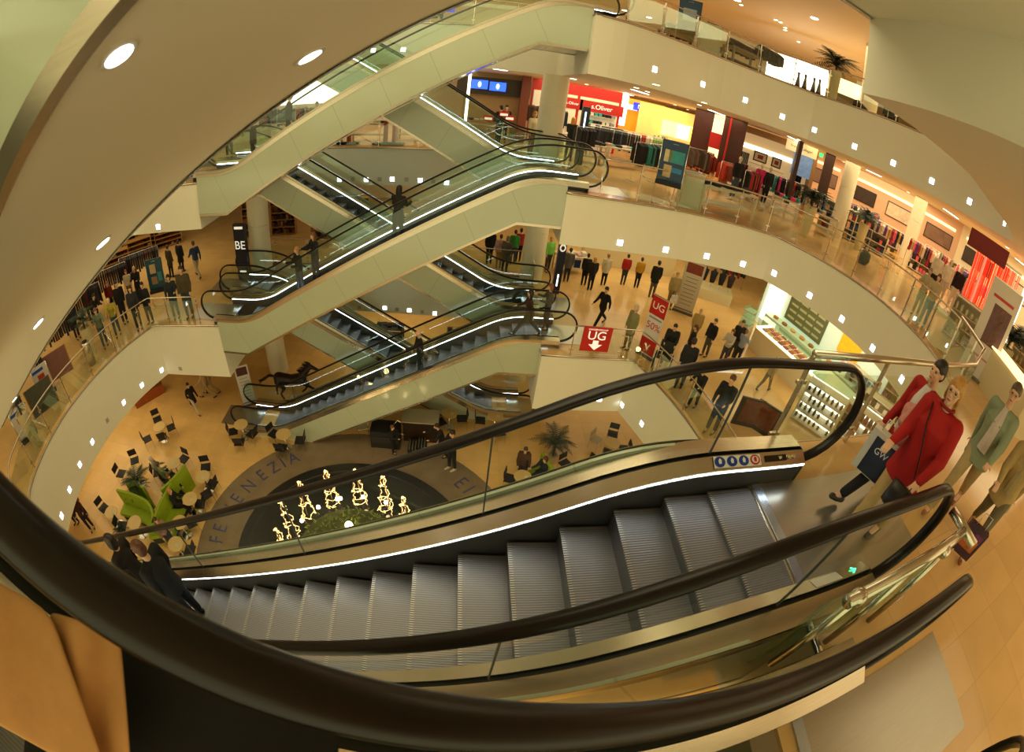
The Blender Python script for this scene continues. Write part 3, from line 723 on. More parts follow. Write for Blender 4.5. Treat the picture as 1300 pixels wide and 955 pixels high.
def eyes(t, J, off, glasses=False):
    h = J['head']+Vector((0, 0, -off))
    for s in (1, -1):
        b = MB(); b.ball(h+Vector((s*.032, .079, .002)), .011, mat('eye_dark', '2a1c14', .2), 10, 8, (1.2, .6, .7)); b.build('eye', t, True)
    b = MB(); b.ball(h+Vector((0, .089, -.064)), 1, mat('lips', '9a3a30', .4), 10, 6, (.024, .009, .006)); b.build('mouth', t, True)
    if glasses:
        b = MB(); M_ = mat('glasses_frame', '8a7a50', .3, .8)
        for s in (1, -1):
            b.tube([h+Vector((s*.034+.026*math.cos(a), .098, .002+.018*math.sin(a))) for a in [2*PI*k/14 for k in range(14)]], .0018, M_, n=5, closed=True)
            b.tube([h+Vector((s*.06, .098, .004)), h+Vector((s*.08, .02, .006))], .0018, M_, n=5)
        b.tube([h+Vector((-.01, .098, .004)), h+Vector((.01, .098, .004))], .0018, M_, n=5); b.build('glasses', t)
for t_, J_, o_, g_ in ((t1, J1, o1, True), (t2, J2, o2, False), (t3, J3, o3, True), (t4, J4, o4, False)): eyes(t_, J_, o_, g_)
def shirt(t, J, off, m, w=.05):
    b = MB(); c = J['chest']; n = J['neck']; pel = J['pel']; u = Vector((0, 0, -off))
    L_ = []; R_ = []
    for q, ww, yy in ((0, w*.5, .075), (.3, w, .135), (.65, w*1.1, .150), (1, w*1.25, .160)):
        p = n.lerp(pel+Vector((0, 0, .02)), q)+u; L_.append(p+Vector((-ww, yy, 0))); R_.append(p+Vector((ww, yy, 0)))
    mid = [(a+b_)/2+Vector((0, .014, 0)) for a, b_ in zip(L_, R_)]
    b.ribbon(L_, mid, m); b.ribbon(mid, R_, m); b.ribbon([p-Vector((0, .04, 0)) for p in L_], L_, m); b.ribbon(R_, [p-Vector((0, .04, 0)) for p in R_], m)
    b.build('shirt_front', t, True)
shirt(t2, J2, o2, fabric('d8d2d0'), .07); shirt(t3, J3, o3, fabric('c8b8b0'), .06); shirt(t4, J4, o4, fabric('9a8a60'), .05)
# collar, zip and watch of the woman in red
u = Vector((0, 0, -o1)); b = MB()
b.tube([J1['neck']+u+Vector((math.cos(a)*.078, math.sin(a)*.072, .012)) for a in [2*PI*k/16 for k in range(16)]], .014, fabric('8a0a0a'), n=6, closed=True); b.build('collar', t1, True)
w_ = J1['lw']+u; d_ = J1['ld']; b = MB(); b.tube([w_-d_*.012, w_+d_*.012], .036, mat('watch_steel', 'b0a890', .25, .9), n=14); b.build('watch', t1, True)
b = MB(); c_ = J1['chest']+u; b.tube([c_+Vector((.13, .06, .16)), c_+Vector((.06, .155, .02)), c_+Vector((-.05, .175, -.18)), c_+Vector((-.14, .16, -.38))], .008, BLACKR, n=6); b.build('shoulder_strap', t1, True)
def world(t, v): bpy.context.view_layer.update(); return t.matrix_world @ v
# black shoulder bag of the front woman
p = world(t1, J1['lh']+u+Vector((.05, .03, -.05)))
t = thing('shoulder_bag', 'small black shoulder bag held in front of the woman in red', 'bag', p, .3)
b = MB(); b.tube([(-.11, 0, -.10), (-.115, 0, 0), (-.09, 0, .09)], .05, fabric('0c0a0a', True), n=10, ry=.12); b.build('body', t, True)
b = MB(); b.box((-.1, -.055, .02), (.16, .01, .14), fabric('161212', True)); b.box((-.1, -.06, -.03), (.03, .012, .02), STEEL); b.build('flap', t)
# shopping bag: white with a navy panel
p = onz(1126, 582, L2+.62); p = Vector((1.0, .20, L2+.66))
t = thing('shopping_bag', 'white and navy shopping bag carried between the two people in red', 'bag', p, math.radians(yaw_cam(p)+90))
b = MB(); WH = mat('bag_white', 'd8d2c4', .35, var=.05, bump=.2); b.box((0, 0, 0), (.34, .10, .44), WH); b.build('body', t)
b = MB(); b.box((.03, -.052, -.02), (.26, .004, .38), mat('bag_navy', '0e1626', .35)); b.box((.171, 0, -.02), (.004, .09, .38), mat('bag_navy', '0e1626', .35)); b.build('navy_panel', t)
text('GW', .09, mat('print_white', 'e8e8e8', .5), Vector((.03, -.056, .05)), RU, t, 'lettering', .001)
b = MB(); b.tube([(-.09, 0, .22), (-.08, 0, .34), (.08, 0, .34), (.09, 0, .22)], .007, WH, n=6); b.build('handle', t, True)
t = thing('pink_cloth', 'crumpled pink garment draped over the arm of the person behind the blonde woman', 'garment', Vector((1.08, .14, L2+1.08)), .4)
b = MB()
for k in range(14): b.ball((random.uniform(-.09, .09), random.uniform(-.06, .06), random.uniform(-.16, .1)), random.uniform(.05, .075), None, 10, 8)
me = remesh(b, 'cloth_folds', .012, 3); o = bpy.data.objects.new('cloth_folds', me); COL.objects.link(o); o.parent = t; me.materials.append(fabric('c88a80'))
# printed bag held by the man at the right edge
t = thing('printed_bag', 'glossy purple and orange printed carrier bag near the tiled floor at right', 'bag', Vector((1.98, -1.0, L2+.5)), math.radians(-60))
b = MB(); b.box((0, 0, 0), (.30, .07, .36), mat('bag_purple', '35122e', .2, var=.4, scale=7)); b.build('body', t)
b = MB(); b.box((0, -.037, -.02), (.22, .004, .14), mat('bag_print', 'b05a20', .25, var=.8, scale=16)); b.box((.06, -.038, .09), (.12, .004, .07), mat('bag_print2', '6a2a5a', .25, var=.7, scale=22)); b.build('printed_picture', t)
b = MB(); b.tube([(-.07, 0, .18), (-.06, 0, .32), (.06, 0, .32), (.07, 0, .18)], .006, WH, n=6); b.build('handle', t, True)
# ---------------------------------------------------------------- things between the two near escalators
t = thing('glass_barrier', 'glass barrier with a fat steel tube between the two near escalators', 'barrier', (0, -1.06, L2))
b = MB(); b.tube([(-.6, 0, .93), (.72, .03, .96), (.98, .05, .96)], .045, STEEL, n=14); b.build('rail', t, True)
b = MB(); b.tube([(1.0, .27, .97), (1.0, -.12, .97)], .045, STEEL, n=14); b.build('cross_bar', t, True)
for x in (-.5, .05, .6):
    b = MB(); b.tube([(x, 0, .0), (x, 0, .9)], .028, STEEL, n=10); b.build('post', t, True)
for x in (-.5, .6):
    b = MB(); b.ball((x, 0, .93), .06, STEEL, 14, 10); b.build('clamp', t, True)
for x0_, x1_ in ((-.72, -.02), (0, .82)):
    b = MB(); b.box(((x0_+x1_)/2, .06, .46), (x1_-x0_, .012, .82), GLASSG); b.build('glass_pane', t)
b = MB()
for k in range(7): b.tube([(.82+.03*k, .1*math.cos(a)-.0, .46+.34*math.sin(a)) for a in [PI*j/10-PI/2 for j in range(11)]], .004, STEEL, n=5)
b.build('wire_loop', t, True)
# signs on the balustrade decks of the near escalator (children of the escalator itself)
def deck_label(x, sd, dx, cells, m=None, z=0):
    b = MB(); y0, y1 = (.586, .69); zz0, zz1 = .20+.062+.003, .20+.1125+.003
    def P(u, v): return (x+u, sd*(y0+(y1-y0)*v), zz0+(zz1-zz0)*v)
    b.add([P(-dx/2, .06), P(dx/2, .06), P(dx/2, .94), P(-dx/2, .94)], [(0, 1, 2, 3)], mat('label_white', 'd8d4cc', .4)); b.build('sticker', A, fix=False)
    for u, c in cells:
        b = MB(); n = 16; r = .055; k = .003
        pts = [P(u+r*math.cos(2*PI*j/n), .5+.40*math.sin(2*PI*j/n)) for j in range(n)]; pts = [(a, b_, c_+k) for a, b_, c_ in pts]
        b.add(pts, [list(range(n))], mat('label_'+c, c, .4))
        ins = [P(u+.038*math.cos(2*PI*j/n), .5+.28*math.sin(2*PI*j/n)) for j in range(n)]
        if c == 'b01c14': b.add([(a, b_, c_+2*k) for a, b_, c_ in ins], [list(range(n))], mat('label_white', 'd8d4cc', .4))
        fig = [P(u-.012, .32), P(u+.012, .32), P(u+.016, .6), P(u-.002, .75), P(u-.018, .55)]
        b.add([(a, b_, c_+3*k) for a, b_, c_ in fig], [list(range(5))], mat('label_white', 'd8d4cc', .4) if c != 'b01c14' else mat('label_b01c14', c, .4))
        b.build('pictogram', A, fix=False)
deck_label(-.28, 1, .5, ((-.19, '1a3a8a'), (-.065, '1a3a8a'), (.06, '1a3a8a'), (.185, 'b01c14')))
b = MB(); b.box((.15, .638, .292), (.26, .055, .008), mat('label_black', '0c0c0c', .2), rx=.46); b.build('button_panel', A)
for x in (.2, .31, .38):
    b = MB(); b.lathe([(.02, 0), (.02, .012)], (x, .638, .290), STEEL, n=14); b.build('button', A)
deck_label(.02, -1, .3, ())
b = MB(); GR = mat('green_arrow_light', (.1, 1, .4), .4, emit=5, ecol=(.03, 1, .35))
b.box((.34, -.655, .305), (.05, .012, .006), GR, rz=.6); b.box((.34, -.63, .293), (.05, .012, .006), GR, rz=-.6); b.build('direction_light', A)
# coat of the photographer, low at left below the thick handrail
t = thing('coat', 'out-of-focus tan coat hanging beside the thick black handrail at lower left', 'coat', (-3.0, -1.66, 11.5))
TAN = mat('tan_wool', 'd8a064', .8, var=.12, scale=14, bump=.3)
def sheet(grid, m, name):
    n = len(grid[0]); b = MB(); vs = [v for row in grid for v in row]
    fs = [(i*n+j, i*n+j+1, (i+1)*n+j+1, (i+1)*n+j) for i in range(len(grid)-1) for j in range(n-1)]
    b.add(vs, fs, m); o = b.build(name, t, True); s = o.modifiers.new('s', 'SOLIDIFY'); s.thickness = .012; ss = o.modifiers.new('u', 'SUBSURF'); ss.levels = ss.render_levels = 2
def hang(px0, px1, py0, py1, zt, n=6):
    g = []
    for i in range(n):
        row = []
        for j in range(n):
            u_, v_ = i/(n-1), j/(n-1); row.append(onz(px0[0]+(px0[1]-px0[0])*u_+(px1[0]-px0[0])*v_, py0[0]+(py0[1]-py0[0])*u_+(py1[0]-py0[0])*v_, zt-.0*v_-.02*math.sin(u_*9+v_*3))-t.location)
        g.append(row)
    return g
sheet(hang((-120, 62), (-40, 66), (670, 772), (900, 960), 12.02), TAN, 'front_panel')
sheet(hang((58, 150), (72, 176), (772, 800), (955, 990), 12.0), TAN, 'sleeve')
sheet(hang((40, 440), (20, 0), (795, 862), (1010, 0), 11.9), fabric('0c0a09'), 'dark_cloth')  # dark sheet added to blacken the pale deck below the handrail
# ---------------------------------------------------------------- cafe on the lowest floor
TOPW = mat('pale_birch', 'd8b878', .35, var=.06, scale=3); CHR = mat('chrome', (.7, .68, .64), .15, 1.); BLK = mat('black_seat', (.012, .011, .012), .5, var=.2)
def table(px, py, label, r=.31):
    p = onz(px, py, .75); t = thing('cafe_table', label, 'table', (p.x, p.y, 0), 0, None)
    b = MB(); b.lathe([(r-.01, .72), (r, .725), (r, .745), (r-.01, .75)], (0, 0, 0), TOPW, n=28); b.build('tabletop', t)
    b = MB(); b.lathe([(.03, .03), (.026, .1), (.026, .72)], (0, 0, 0), CHR, n=10); b.build('pedestal', t, True)
    b = MB(); b.lathe([(.22, 0), (.22, .012), (.04, .03)], (0, 0, 0), CHR, n=20); b.build('base', t)
    return Vector((p.x, p.y, 0))
def chair(px, py, tb, label, m=None, group=None):
    p = onz(px, py, .45); d = (tb-p); a = math.atan2(d.y, d.x)-PI/2; m = m or BLK
    t = thing('cafe_chair', label, 'chair', (p.x, p.y, 0), a, group)
    b = MB(); b.box((0, 0, .45), (.42, .40, .03), m); b.build('seat', t)
    b = MB(); b.box((0, -.205, .72), (.40, .025, .26), m, rx=.12); b.build('backrest', t)
    for sx in (-1, 1):
        for sy in (-1, 1):
            b = MB(); pts = [(sx*.18, sy*.18, .44), (sx*.2, sy*.2, 0)]
            if sy < 0: pts = [(sx*.18, -.215, .8)]+pts
            b.tube(pts, .011, CHR, n=6); b.build('leg', t)
    return t
def cup(p, z, label, n):
    t = thing('cup', label, 'cup', (p.x+.1, p.y-.03, z)); b = MB(); W_ = mat('porcelain', 'd8d4c8', .2)
    b.lathe([(.06, 0), (.065, .008), (.025, .01)], (0, 0, 0), W_, n=14); b.build('saucer', t); b = MB(); b.lathe([(.022, .008), (.036, .06), (.032, .06), (.02, .02)], (0, 0, 0), W_, n=14); b.build('bowl', t, True)
TB = [  # table px, label words, chairs (px), with a cup?
 ((305.4, 538.5), 'by the foot of the lowest far escalator, left of two', [(296, 548), (304, 561.5), (320, 551)], 0),
 ((359.6, 551), 'against the lowest escalator panel, right of two', [(348, 551), (357, 568.5), (381, 559)], 0),
 ((570.4, 524.6), 'under the lowest escalator, left of the pair above the thick rail', [(586.5, 531.5), (559, 536)], 1),
 ((629, 528), 'under the lowest escalator, right of the pair above the thick rail', [(609.6, 533.8), (634, 549)], 1),
 ((663.8, 604.7), 'with a couple seated between rail and green bench', [(647.7, 607.7)], 1),
 ((777.6, 562), 'furthest right, in front of the pale parapet foot', [(778, 551), (772, 575), (792, 570)], 1),
 ((733, 594), 'right of the green bench behind the near deck', [(718, 589), (748, 590)], 0),
 ((240.7, 633), 'beside the dark-clad pair right of the green V bench', [(254, 640), (262, 628)], 1),
 ((257, 605), 'right of the upper arm of the green benches', [(261, 593.5), (269, 615)], 1),
 ((227.5, 663), 'just above the near handrail, right of the green V', [(243, 664)], 0),
 ((222.4, 690.5), 'just below the near handrail at left, with a tray', [(241, 699)], 1),
 ((170.3, 663), 'in front of the left green bench', [(155, 668)], 0),
 ((140.7, 650), 'left of the left green bench, near the parapet foot', [(131.5, 645)], 1),
 ((169.6, 598), 'upper left of the green benches and dark plant', [(170.8, 585), (153.5, 601.5)], 1),
 ((220, 587.7), 'above the green benches beside the white-haired man', [(233, 583)], 1),
 ((202, 541.5), 'standing alone on open floor at upper left of the cafe', [(199.6, 532.5), (217, 542.7), (206, 555), (187, 557.5)], 0)]
tables = []
SH_ = ['by the foot of the lowest escalator', 'against the lowest escalator panel', 'under the escalator, left of its pair', 'under the escalator, right of its pair', 'with the seated couple', 'furthest right', 'right of the palm', 'beside the right arm of the green V', 'right of the upper green bench', 'just above the near handrail', 'just below the near handrail', 'in front of the left green bench', 'left of the left green bench', 'upper left of the green benches', 'beside the white-haired man', 'alone on open floor at left']
for k, (tp, lb, chs, cu) in enumerate(TB):
    c = table(tp[0], tp[1], 'round pale cafe table '+lb); tables.append(c)
    for j, (cx_, cy_) in enumerate(chs):
        side = 'left' if cx_ < tp[0]-8 else 'right' if cx_ > tp[0]+8 else ('rear' if cy_ < tp[1] else 'front')
        side += '' if not any(o.get('label') == 'black chair, %s side, table %s' % (side, SH_[k]) for o in bpy.data.objects) else ' front'
        chair(cx_, cy_, c, 'black chair, %s side, table %s' % (side, SH_[k]))
    if cu: cup(c, .75, 'white cup on the table '+SH_[k], k)
chair(757, 558, tables[5], 'pale wire-framed chair left of the rightmost cafe table', mat('pale_chair', 'b8a888', .4))
chair(460, 541, tables[1], 'white chair standing alone under the lowest escalator panel', mat('white_chair', 'cfc4a8', .4))
# green benches with tall curved backs
LIME = mat('lime_upholstery', '8aa010', .7, var=.1, scale=8, bump=.1)
def bench(top, side, label, seat_side=True, h=1.15, pale=None):
    P = [onz(x, y, h) for x, y in top]; c = sum((Vector((p.x, p.y, 0)) for p in P), Vector())/len(P)
    pts = [Vector((p.x, p.y, 0))-c for p in P]; pts = [Vector(q) for q in arc([tuple(p) for p in pts], 5)]
    t = thing('lounge_bench', label, 'bench', c)
    O = [Vector((x, y, 0)) for x, y in offset(pts, .10*side)]
    def wall(A_, B_, z0, z1, m, nm):
        b = MB(); n = len(A_); a0 = [p+Vector((0, 0, z0)) for p in A_]; a1 = [p+Vector((0, 0, z1)) for p in A_]; b0 = [p+Vector((0, 0, z0)) for p in B_]; b1 = [p+Vector((0, 0, z1)) for p in B_]
        b.ribbon(a0, a1, m); b.ribbon(b1, b0, m); b.ribbon(a1, b1, m); b.ribbon(a0, b0, m)
        for k in (0, -1): b.add([a0[k], a1[k], b1[k], b0[k]], [(0, 1, 2, 3)], m)
        b.build(nm, t)
    wall(pts, O, .0, h, LIME, 'backrest')
    Q = [Vector((x, y, 0)) for x, y in offset(pts, -.48*side)]
    wall(pts, Q, .28, .44, LIME, 'seat'); 
    Q2 = [Vector((x, y, 0)) for x, y in offset(pts, -.40*side)]
    wall(pts, Q2, 0, .28, mat('bench_plinth', (.02, .02, .02), .5), 'plinth')
bench([(147, 623), (164, 627.6), (183, 636.5), (191, 648), (192, 664)], 1, 'lime green bench with curved back, left arm of the V in the cafe')
bench([(195, 664), (201.7, 644), (210, 628), (218, 613)], 1, 'lime green bench with straight back, right arm of the V in the cafe')
bench([(203, 621), (216, 609), (226, 598), (233, 589)], -1, 'lime green bench above the V, its seat facing the right-hand table')
bench([(160, 616), (170, 613), (180, 620)], 1, 'short lime green bench behind the left arm of the V')
bench([(687, 575), (697, 590), (706, 604), (712, 612)], 1, 'lime green bench beside the palm right of the seated couple')
# plants
LEAF = mat('palm_leaf', '16301a', .5, var=.35, scale=10)
def leaves(b, c, n, L, m=LEAF, droop=1., w=.035, seg=6, up=.5, rnd=random):
    for k in range(n):
        a = 2*PI*k/n+rnd.uniform(-.3, .3); el = rnd.uniform(.2, 1.35); l_ = L*rnd.uniform(.7, 1.1); pts = []
        for j in range(seg+1):
            q = j/seg; r = l_*q*math.cos(el*(1-.3*q)); z = l_*(math.sin(el)*q-droop*.55*q*q)
            pts.append(Vector((c[0]+math.cos(a)*r, c[1]+math.sin(a)*r, c[2]+z)))
        s = Vector((-math.sin(a), math.cos(a), 0))
        for j in range(seg):
            for sd in (1, -1):
                for f in (0, .5):
                    p = pts[j].lerp(pts[j+1], f); ww = l_*.22*math.sin(PI*min(1, (j+f+.6)/(seg+.4)))+.01
                    dirv = (pts[j+1]-pts[j]).normalized(); tip = p+s*sd*ww+dirv*ww*.7-Vector((0, 0, ww*.35))
                    b.add([p, p+dirv*l_*.05, tip], [(0, 1, 2)], m)
        b.tube([pts[0], pts[seg//2], pts[-1]], .006, m, n=4, cap=False)
def plant(p, label, potz=0, pot=(.2, .16, .35), n=16, L=.9, stem=.3, pm=None, seed=1, name='potted_palm'):
    t = thing(name, label, 'plant', p); R_ = random.Random(seed)
    b = MB(); r1, r0, hh = pot; pm = pm or mat('pot_white', 'c8b890', .4, var=.05)
    b.lathe([(r0, 0), (r1, hh), (r1-.03, hh), (r1-.04, hh-.06)], (0, 0, 0), pm, n=20); b.build('pot', t)
    b = MB(); b.tube([(0, 0, hh-.06), (.02, 0, hh+stem*.6), (0, .01, hh+stem)], .035, mat('palm_trunk', '4a3320', .8, var=.3, bump=.4), n=8); b.build('trunk', t, True)
    b = MB(); leaves(b, (0, 0, hh+stem*.8), n, L, rnd=R_); leaves(b, (0, 0, hh+stem*.5), n//2, L*.6, rnd=R_); b.build('foliage', t, fix=False)
    return t
plant(onz(186, 632, 0), 'dark leafy palm in the middle of the green benches', n=26, L=.95, stem=.7, seed=3)
plant(onz(700, 585, 0), 'feathery palm beside the right-hand green bench', n=22, L=1.0, stem=.9, seed=4)
plant(onz(160, 682, 0), 'low bushy plant in front of the left cafe bench', n=18, L=.5, stem=.1, seed=5)
# fountain basin, light garlands, greenery
FC = Vector((-5.7, 5.75, 0))
t = thing('fountain', 'round dark fountain basin in the cafe floor', 'fountain', FC)
b = MB(); b.lathe([(3.9, 0), (3.9, .03), (3.55, .035), (3.5, .02)], (0, 0, 0), mat('basin_granite', (.022, .021, .022), .2, var=.3, scale=2), n=64); b.build('rim', t)
b = MB(); b.lathe([(3.0, .0), (3.0, .034)], (0, 0, 0), mat('basin_water', (.02, .022, .02), .05, var=.3, scale=3, bump=.1), n=64); b.build('water', t)
b = MB(); R_ = random.Random(5)
for k in range(900):
    a = R_.uniform(0, 2*PI); r = 1.75*math.sqrt(R_.random()); z = .04+.25*R_.random()
    d = Vector((R_.uniform(-1, 1), R_.uniform(-1, 1), R_.uniform(.2, 1))).normalized()*.13; s = d.cross(Vector((0, 0, 1))).normalized()*.035
    p = Vector((math.cos(a)*r, math.sin(a)*r, z)); b.add([p-s, p+s, p+d], [(0, 1, 2)], mat('moss_green', '5a6a24', .7, var=.4, scale=4))
b.lathe([(1.8, .0), (1.75, .06), (.8, .1)], (0, 0, 0), mat('moss_bed', '3a4018', .9, var=.4, scale=5), n=32)
o = b.build('greenery', t, fix=False); o['kind'] = 'stuff'
GL = mat('garland_light', (1, .75, .35), .5, emit=2.6, ecol=(1, .66, .28)); GLB = mat('globe_light', (1, .8, .5), .5, emit=26, ecol=(1, .72, .34))
GW = mat('garland_wire', 'caa060', .3, .7)
def garland(i, n):
    a = 2*PI*i/n+.1; c = FC+Vector((math.cos(a)*2.0, math.sin(a)*2.0, .03)); R_ = random.Random(i)
    t = thing('light_garland', 'tall cone of lit garland wire standing in the fountain ring', 'light decoration', c, a, 'lit garland cones around the fountain')
    H_ = 1.75+.12*R_.random()
    b = MB()
    for s in (-1, 1): b.tube([(-.0, s*.24, 0), (0, s*.10, H_*.85), (0, s*.04, H_)], .012, GW, n=5)
    b.tube([(.16, 0, 0), (.07, 0, H_*.8), (0, 0, H_)], .012, GW, n=5); b.build('frame', t)
    b = MB(); pts = []
    for k in range(70):
        q = k/69; ang = q*19+R_.uniform(-.4, .4); r = (.28-.20*q)*(.7+.5*R_.random()); pts.append((math.cos(ang)*r, math.sin(ang)*r, q*H_))
    b.tube(pts, .009, GL, n=4)
    for s in (-1, 1): b.tube([(0, s*(.24-.2*q)+.04*math.sin(q*30), q*H_) for q in [k/20 for k in range(21)]], .009, GL, n=4)
    for p in pts[::2]: b.ball(p, .02, GL, 6, 4)
    b.ball((0, 0, H_+.02), .05, GL, 8, 6, (1, 1, .8)); b.build('light_chain', t)
for i in range(13): garland(i, 13)
for k, (px, py) in enumerate(((443,667),(432,633),(461,631),(413,682),(515,655),(404,644),(383,661),(370,687),(490,638),(428, 634))):
    p = onz(px, py, .45); r = .13 if k == 0 else .07
    t = thing('globe_lamp', 'large glowing globe in the middle of the fountain' if k == 0 else 'small glowing globe among the garland cones', 'lamp', (p.x, p.y, 0), 0, None if k == 0 else 'small globe lamps in the fountain')
    b = MB(); b.ball((0, 0, .45), r, GLB, 16, 10); b.build('globe', t, True); b = MB(); b.tube([(0, 0, .03), (0, 0, .45-r)], .012, CHR, n=6); b.build('stem', t)
# letters let into the floor around the basin
BL = mat('letter_blue_inlay', '4a4a72', .4, var=.15)
for ch, dg in (('C', -159), ('A', -167), ('F', -174), ('E', 180), ('V', 170), ('E', 163), ('N', 154.5), ('E', 146), ('Z', 139), ('I', 134), ('A', 128.5), ('E', 44.5), ('I', 39.5), ('S', 34.5)):
    a = math.radians(dg); p = FC+Vector((math.cos(a)*4.78, math.sin(a)*4.78, .004))
    o = text(ch, .82, BL, p, Matrix.Rotation(a-PI/2, 3, 'Z'), None, 'floor_letter', .002, sx=.8)
    tag(o, 'blue letter %s inlaid in the stone ring round the fountain, %s' % (ch, 'left of the basin' if abs(dg) > 158 else 'upper left of the basin' if dg > 100 else 'right of the basin'), 'letter', 'blue floor letters')
b = MB(); b.lathe([(5.5, .0), (5.5, .002), (3.9, .0025)], tuple(FC), mat('ring_stone', (.25, .18, .11), .25, kind='tile', scale=.8, var=.3), n=64); o = b.build('floor'); struct(o)
# horse
def horse():
    p = onz(366, 512, 0); t = thing('horse_statue', 'dark brown galloping horse sculpture behind the lowest escalator', 'sculpture', (p.x+.2, p.y+.35, 0), math.radians(6))
    b = MB(); C_ = lambda *a: capsule(b, *a)
    C_((-.55, 0, 1.12), (.0, 0, 1.05), .26, .22); C_((.0, 0, 1.05), (.5, 0, 1.12), .22, .25); C_((.5, 0, 1.2), (.85, 0, 1.6), .2, .13); C_((.85, 0, 1.6), (1.0, 0, 1.72), .13, .10)
    C_((1.0, 0, 1.72), (1.33, 0, 1.55), .105, .055)
    for s in (1, -1): C_((.96, s*.05, 1.8), (.95, s*.06, 1.92), .03, .012)
    for pts, rr in ((((.5, .13, 1.0), (.72, .14, .72), (.55, .14, .42), (.40, .14, .30)), (.12, .07, .045, .05)), (((.5, -.13, 1.0), (.82, -.14, .82), (1.12, -.14, .62), (1.25, -.14, .42)), (.12, .07, .045, .05)),
                    (((-.6, .14, 1.0), (-.5, .15, .68), (-.82, .15, .46), (-.84, .15, .10)), (.16, .09, .05, .055)), (((-.6, -.14, 1.0), (-.35, -.15, .66), (-.55, -.15, .36), (-.45, -.15, .08)), (.16, .09, .05, .055))):
        for i in range(3): C_(pts[i], pts[i+1], rr[i], rr[i+1])
    me = remesh(b, 'body', .03, 5); o = bpy.data.objects.new('body', me); COL.objects.link(o); o.parent = t; HB = mat('horse_bronze', '2a160c', .35, .3, var=.3, scale=5); me.materials.append(HB)
    b = MB(); R_ = random.Random(2)
    for k in range(22):
        q = k/21; p0 = Vector((.5+.5*q, 0, 1.36+.5*q)); b.tube([p0, p0+Vector((-.10, R_.uniform(-.05, .05), .10)), p0+Vector((-.2, R_.uniform(-.06, .06), .09+.1*R_.random()))], [.03, .022, .006], HB, n=5)
    b.build('mane', t)
    b = MB()
    for k in range(10): b.tube([(-.78, 0, 1.2), (-1.0, R_.uniform(-.05, .05), 1.22), (-1.3, R_.uniform(-.1, .1), 1.0+R_.uniform(-.08, .08)), (-1.55, R_.uniform(-.1, .1), .85+R_.uniform(-.1, .12))], [.05, .04, .03, .008], HB, n=5)
    b.build('tail', t)
    for x, y in ((.40, .14), (-.84, .15), (-.45, -.15)):
        pass
    b = MB(); b.tube([(0, 0, 0), (0, 0, .9)], .025, CHR, n=8); b.lathe([(.25, 0), (.25, .02)], (0, 0, 0), CHR, n=20); b.build('support', t)
horse()
# banner stands
def banner(px, py, z, w, h, label, face, art, lean=0., name='banner_stand', yaw=None):
    p = onz(px, py, z); yw = yaw_cam(p) if yaw is None else yaw
    t = thing(name, label, 'sign', p, math.radians(yw+90))
    b = MB(); b.box((0, 0, .04), (w+.06, .22, .06), mat('banner_foot', '6a665c', .4, .6)); b.build('foot', t)
    b = MB(); b.box((0, 0, .07+h/2), (w, .015, h), mat('banner_'+face, face, .5, var=.03)); b.box((0, 0, .08+h), (w+.02, .03, .03), STEEL); b.build('panel', t)
    b = MB(); b.tube([(0, .05, .05), (0, .03, h)], .012, CHR, n=6); b.build('pole', t)
    for a in art:
        if a[0] == 'box':
            _, x, zz, ww, hh, c = a; b = MB(); b.box((x*w, -.010, .07+zz*h), (ww*w, .004, hh*h), mat('art_'+c, c, .5, var=.5 if a[0] == 'box' and hh*h > .2 else .1, scale=5)); b.build('printed_area', t)
        else:
            _, s, x, zz, sz, c = a; text(s, sz, mat('art_'+c, c, .5), Vector((x*w, -.012, .07+zz*h)), RU, t, 'lettering', .002)
    return t
def lines(n, z0, z1, c='8a7a68', w=.7): return [('box', 0, z0+(z1-z0)*k/(n-1), w*(.8+.2*((k*7) % 3)/2), .012, c) for k in range(n)]
banner(318, 514, 0, .62, 2.0, 'tall white banner with a dark red picture beside the horse sculpture', 'd0c8b8', [('box', 0, .86, .8, .2, '4a1810')]+lines(7, .2, .68)+[('box', 0, .05, .95, .03, '8a5a50')])
# people on the cafe floor
pp(250, 523, 0, 'walking person in a long black coat and white trousers on the cafe floor', (240, 484), yaw=-25, pose='walk', top='0c0a0c', legs='c8b8a0', coat=.8, hair='120a06')
pp(265, 505, 0, 'person in light beige carrying a green bag near the banner', None, yaw=200, pose='walk', top='b89a6a', legs='b09468', h=.98, hair='6a4a2a')
pp(270, 500, 0, 'second person in beige walking beside the green bag', None, yaw=200, pose='walk', top='a8865a', legs='9a8058', h=.95, hair='8a5a3a')
pp(573, 596, 0, 'person in black with pale shoes crossing behind the thick handrail', (573, 547), yaw=215, pose='hold', top='100c0c', legs='0c0b0e', hair='1a0e08', shoes='c8c0b0')
pp(561, 580, 0, 'person in black bending beside a red bag behind the thick handrail', None, yaw=200, pose='lean', top='120e10', legs='14121a', hair='2a1810', h=1.0)
pp(500, 575, 0, 'waiter in black standing by the dark service counter', (493, 543), yaw=-20, pose='hold', top='0c0b0d', legs='0c0b0d', hair='6a3a1c')
def sitter(px, py, tb, label, **kw):
    p = onz(px, py, .5); d = tb-p; t_, _, _ = person(label, Vector((p.x, p.y, 0)), math.degrees(math.atan2(d.y, d.x)), pose='sit', **kw)
    ch = chair(px, py, tb, 'black chair occupied by the '+label.split(' seated')[0])
sitter(664, 588, tables[4], 'man in a brown jacket seated at the table beyond the near deck', top='4a2a12', legs='2a2018', hair='3a2010')
sitter(689, 600, tables[4], 'person in dark blue seated at the table by the green bench', top='161c2a', legs='121218', hair='4a2a14', style='bob')
sitter(200, 600, tables[14], 'white-haired man in grey seated above the green benches', top='8a8a7a', legs='4a4438', hair='c0b8a8')
sitter(209, 607, tables[14], 'person in pale green seated next to the white-haired man', top='7a8a58', legs='3a3428', hair='5a3a20')
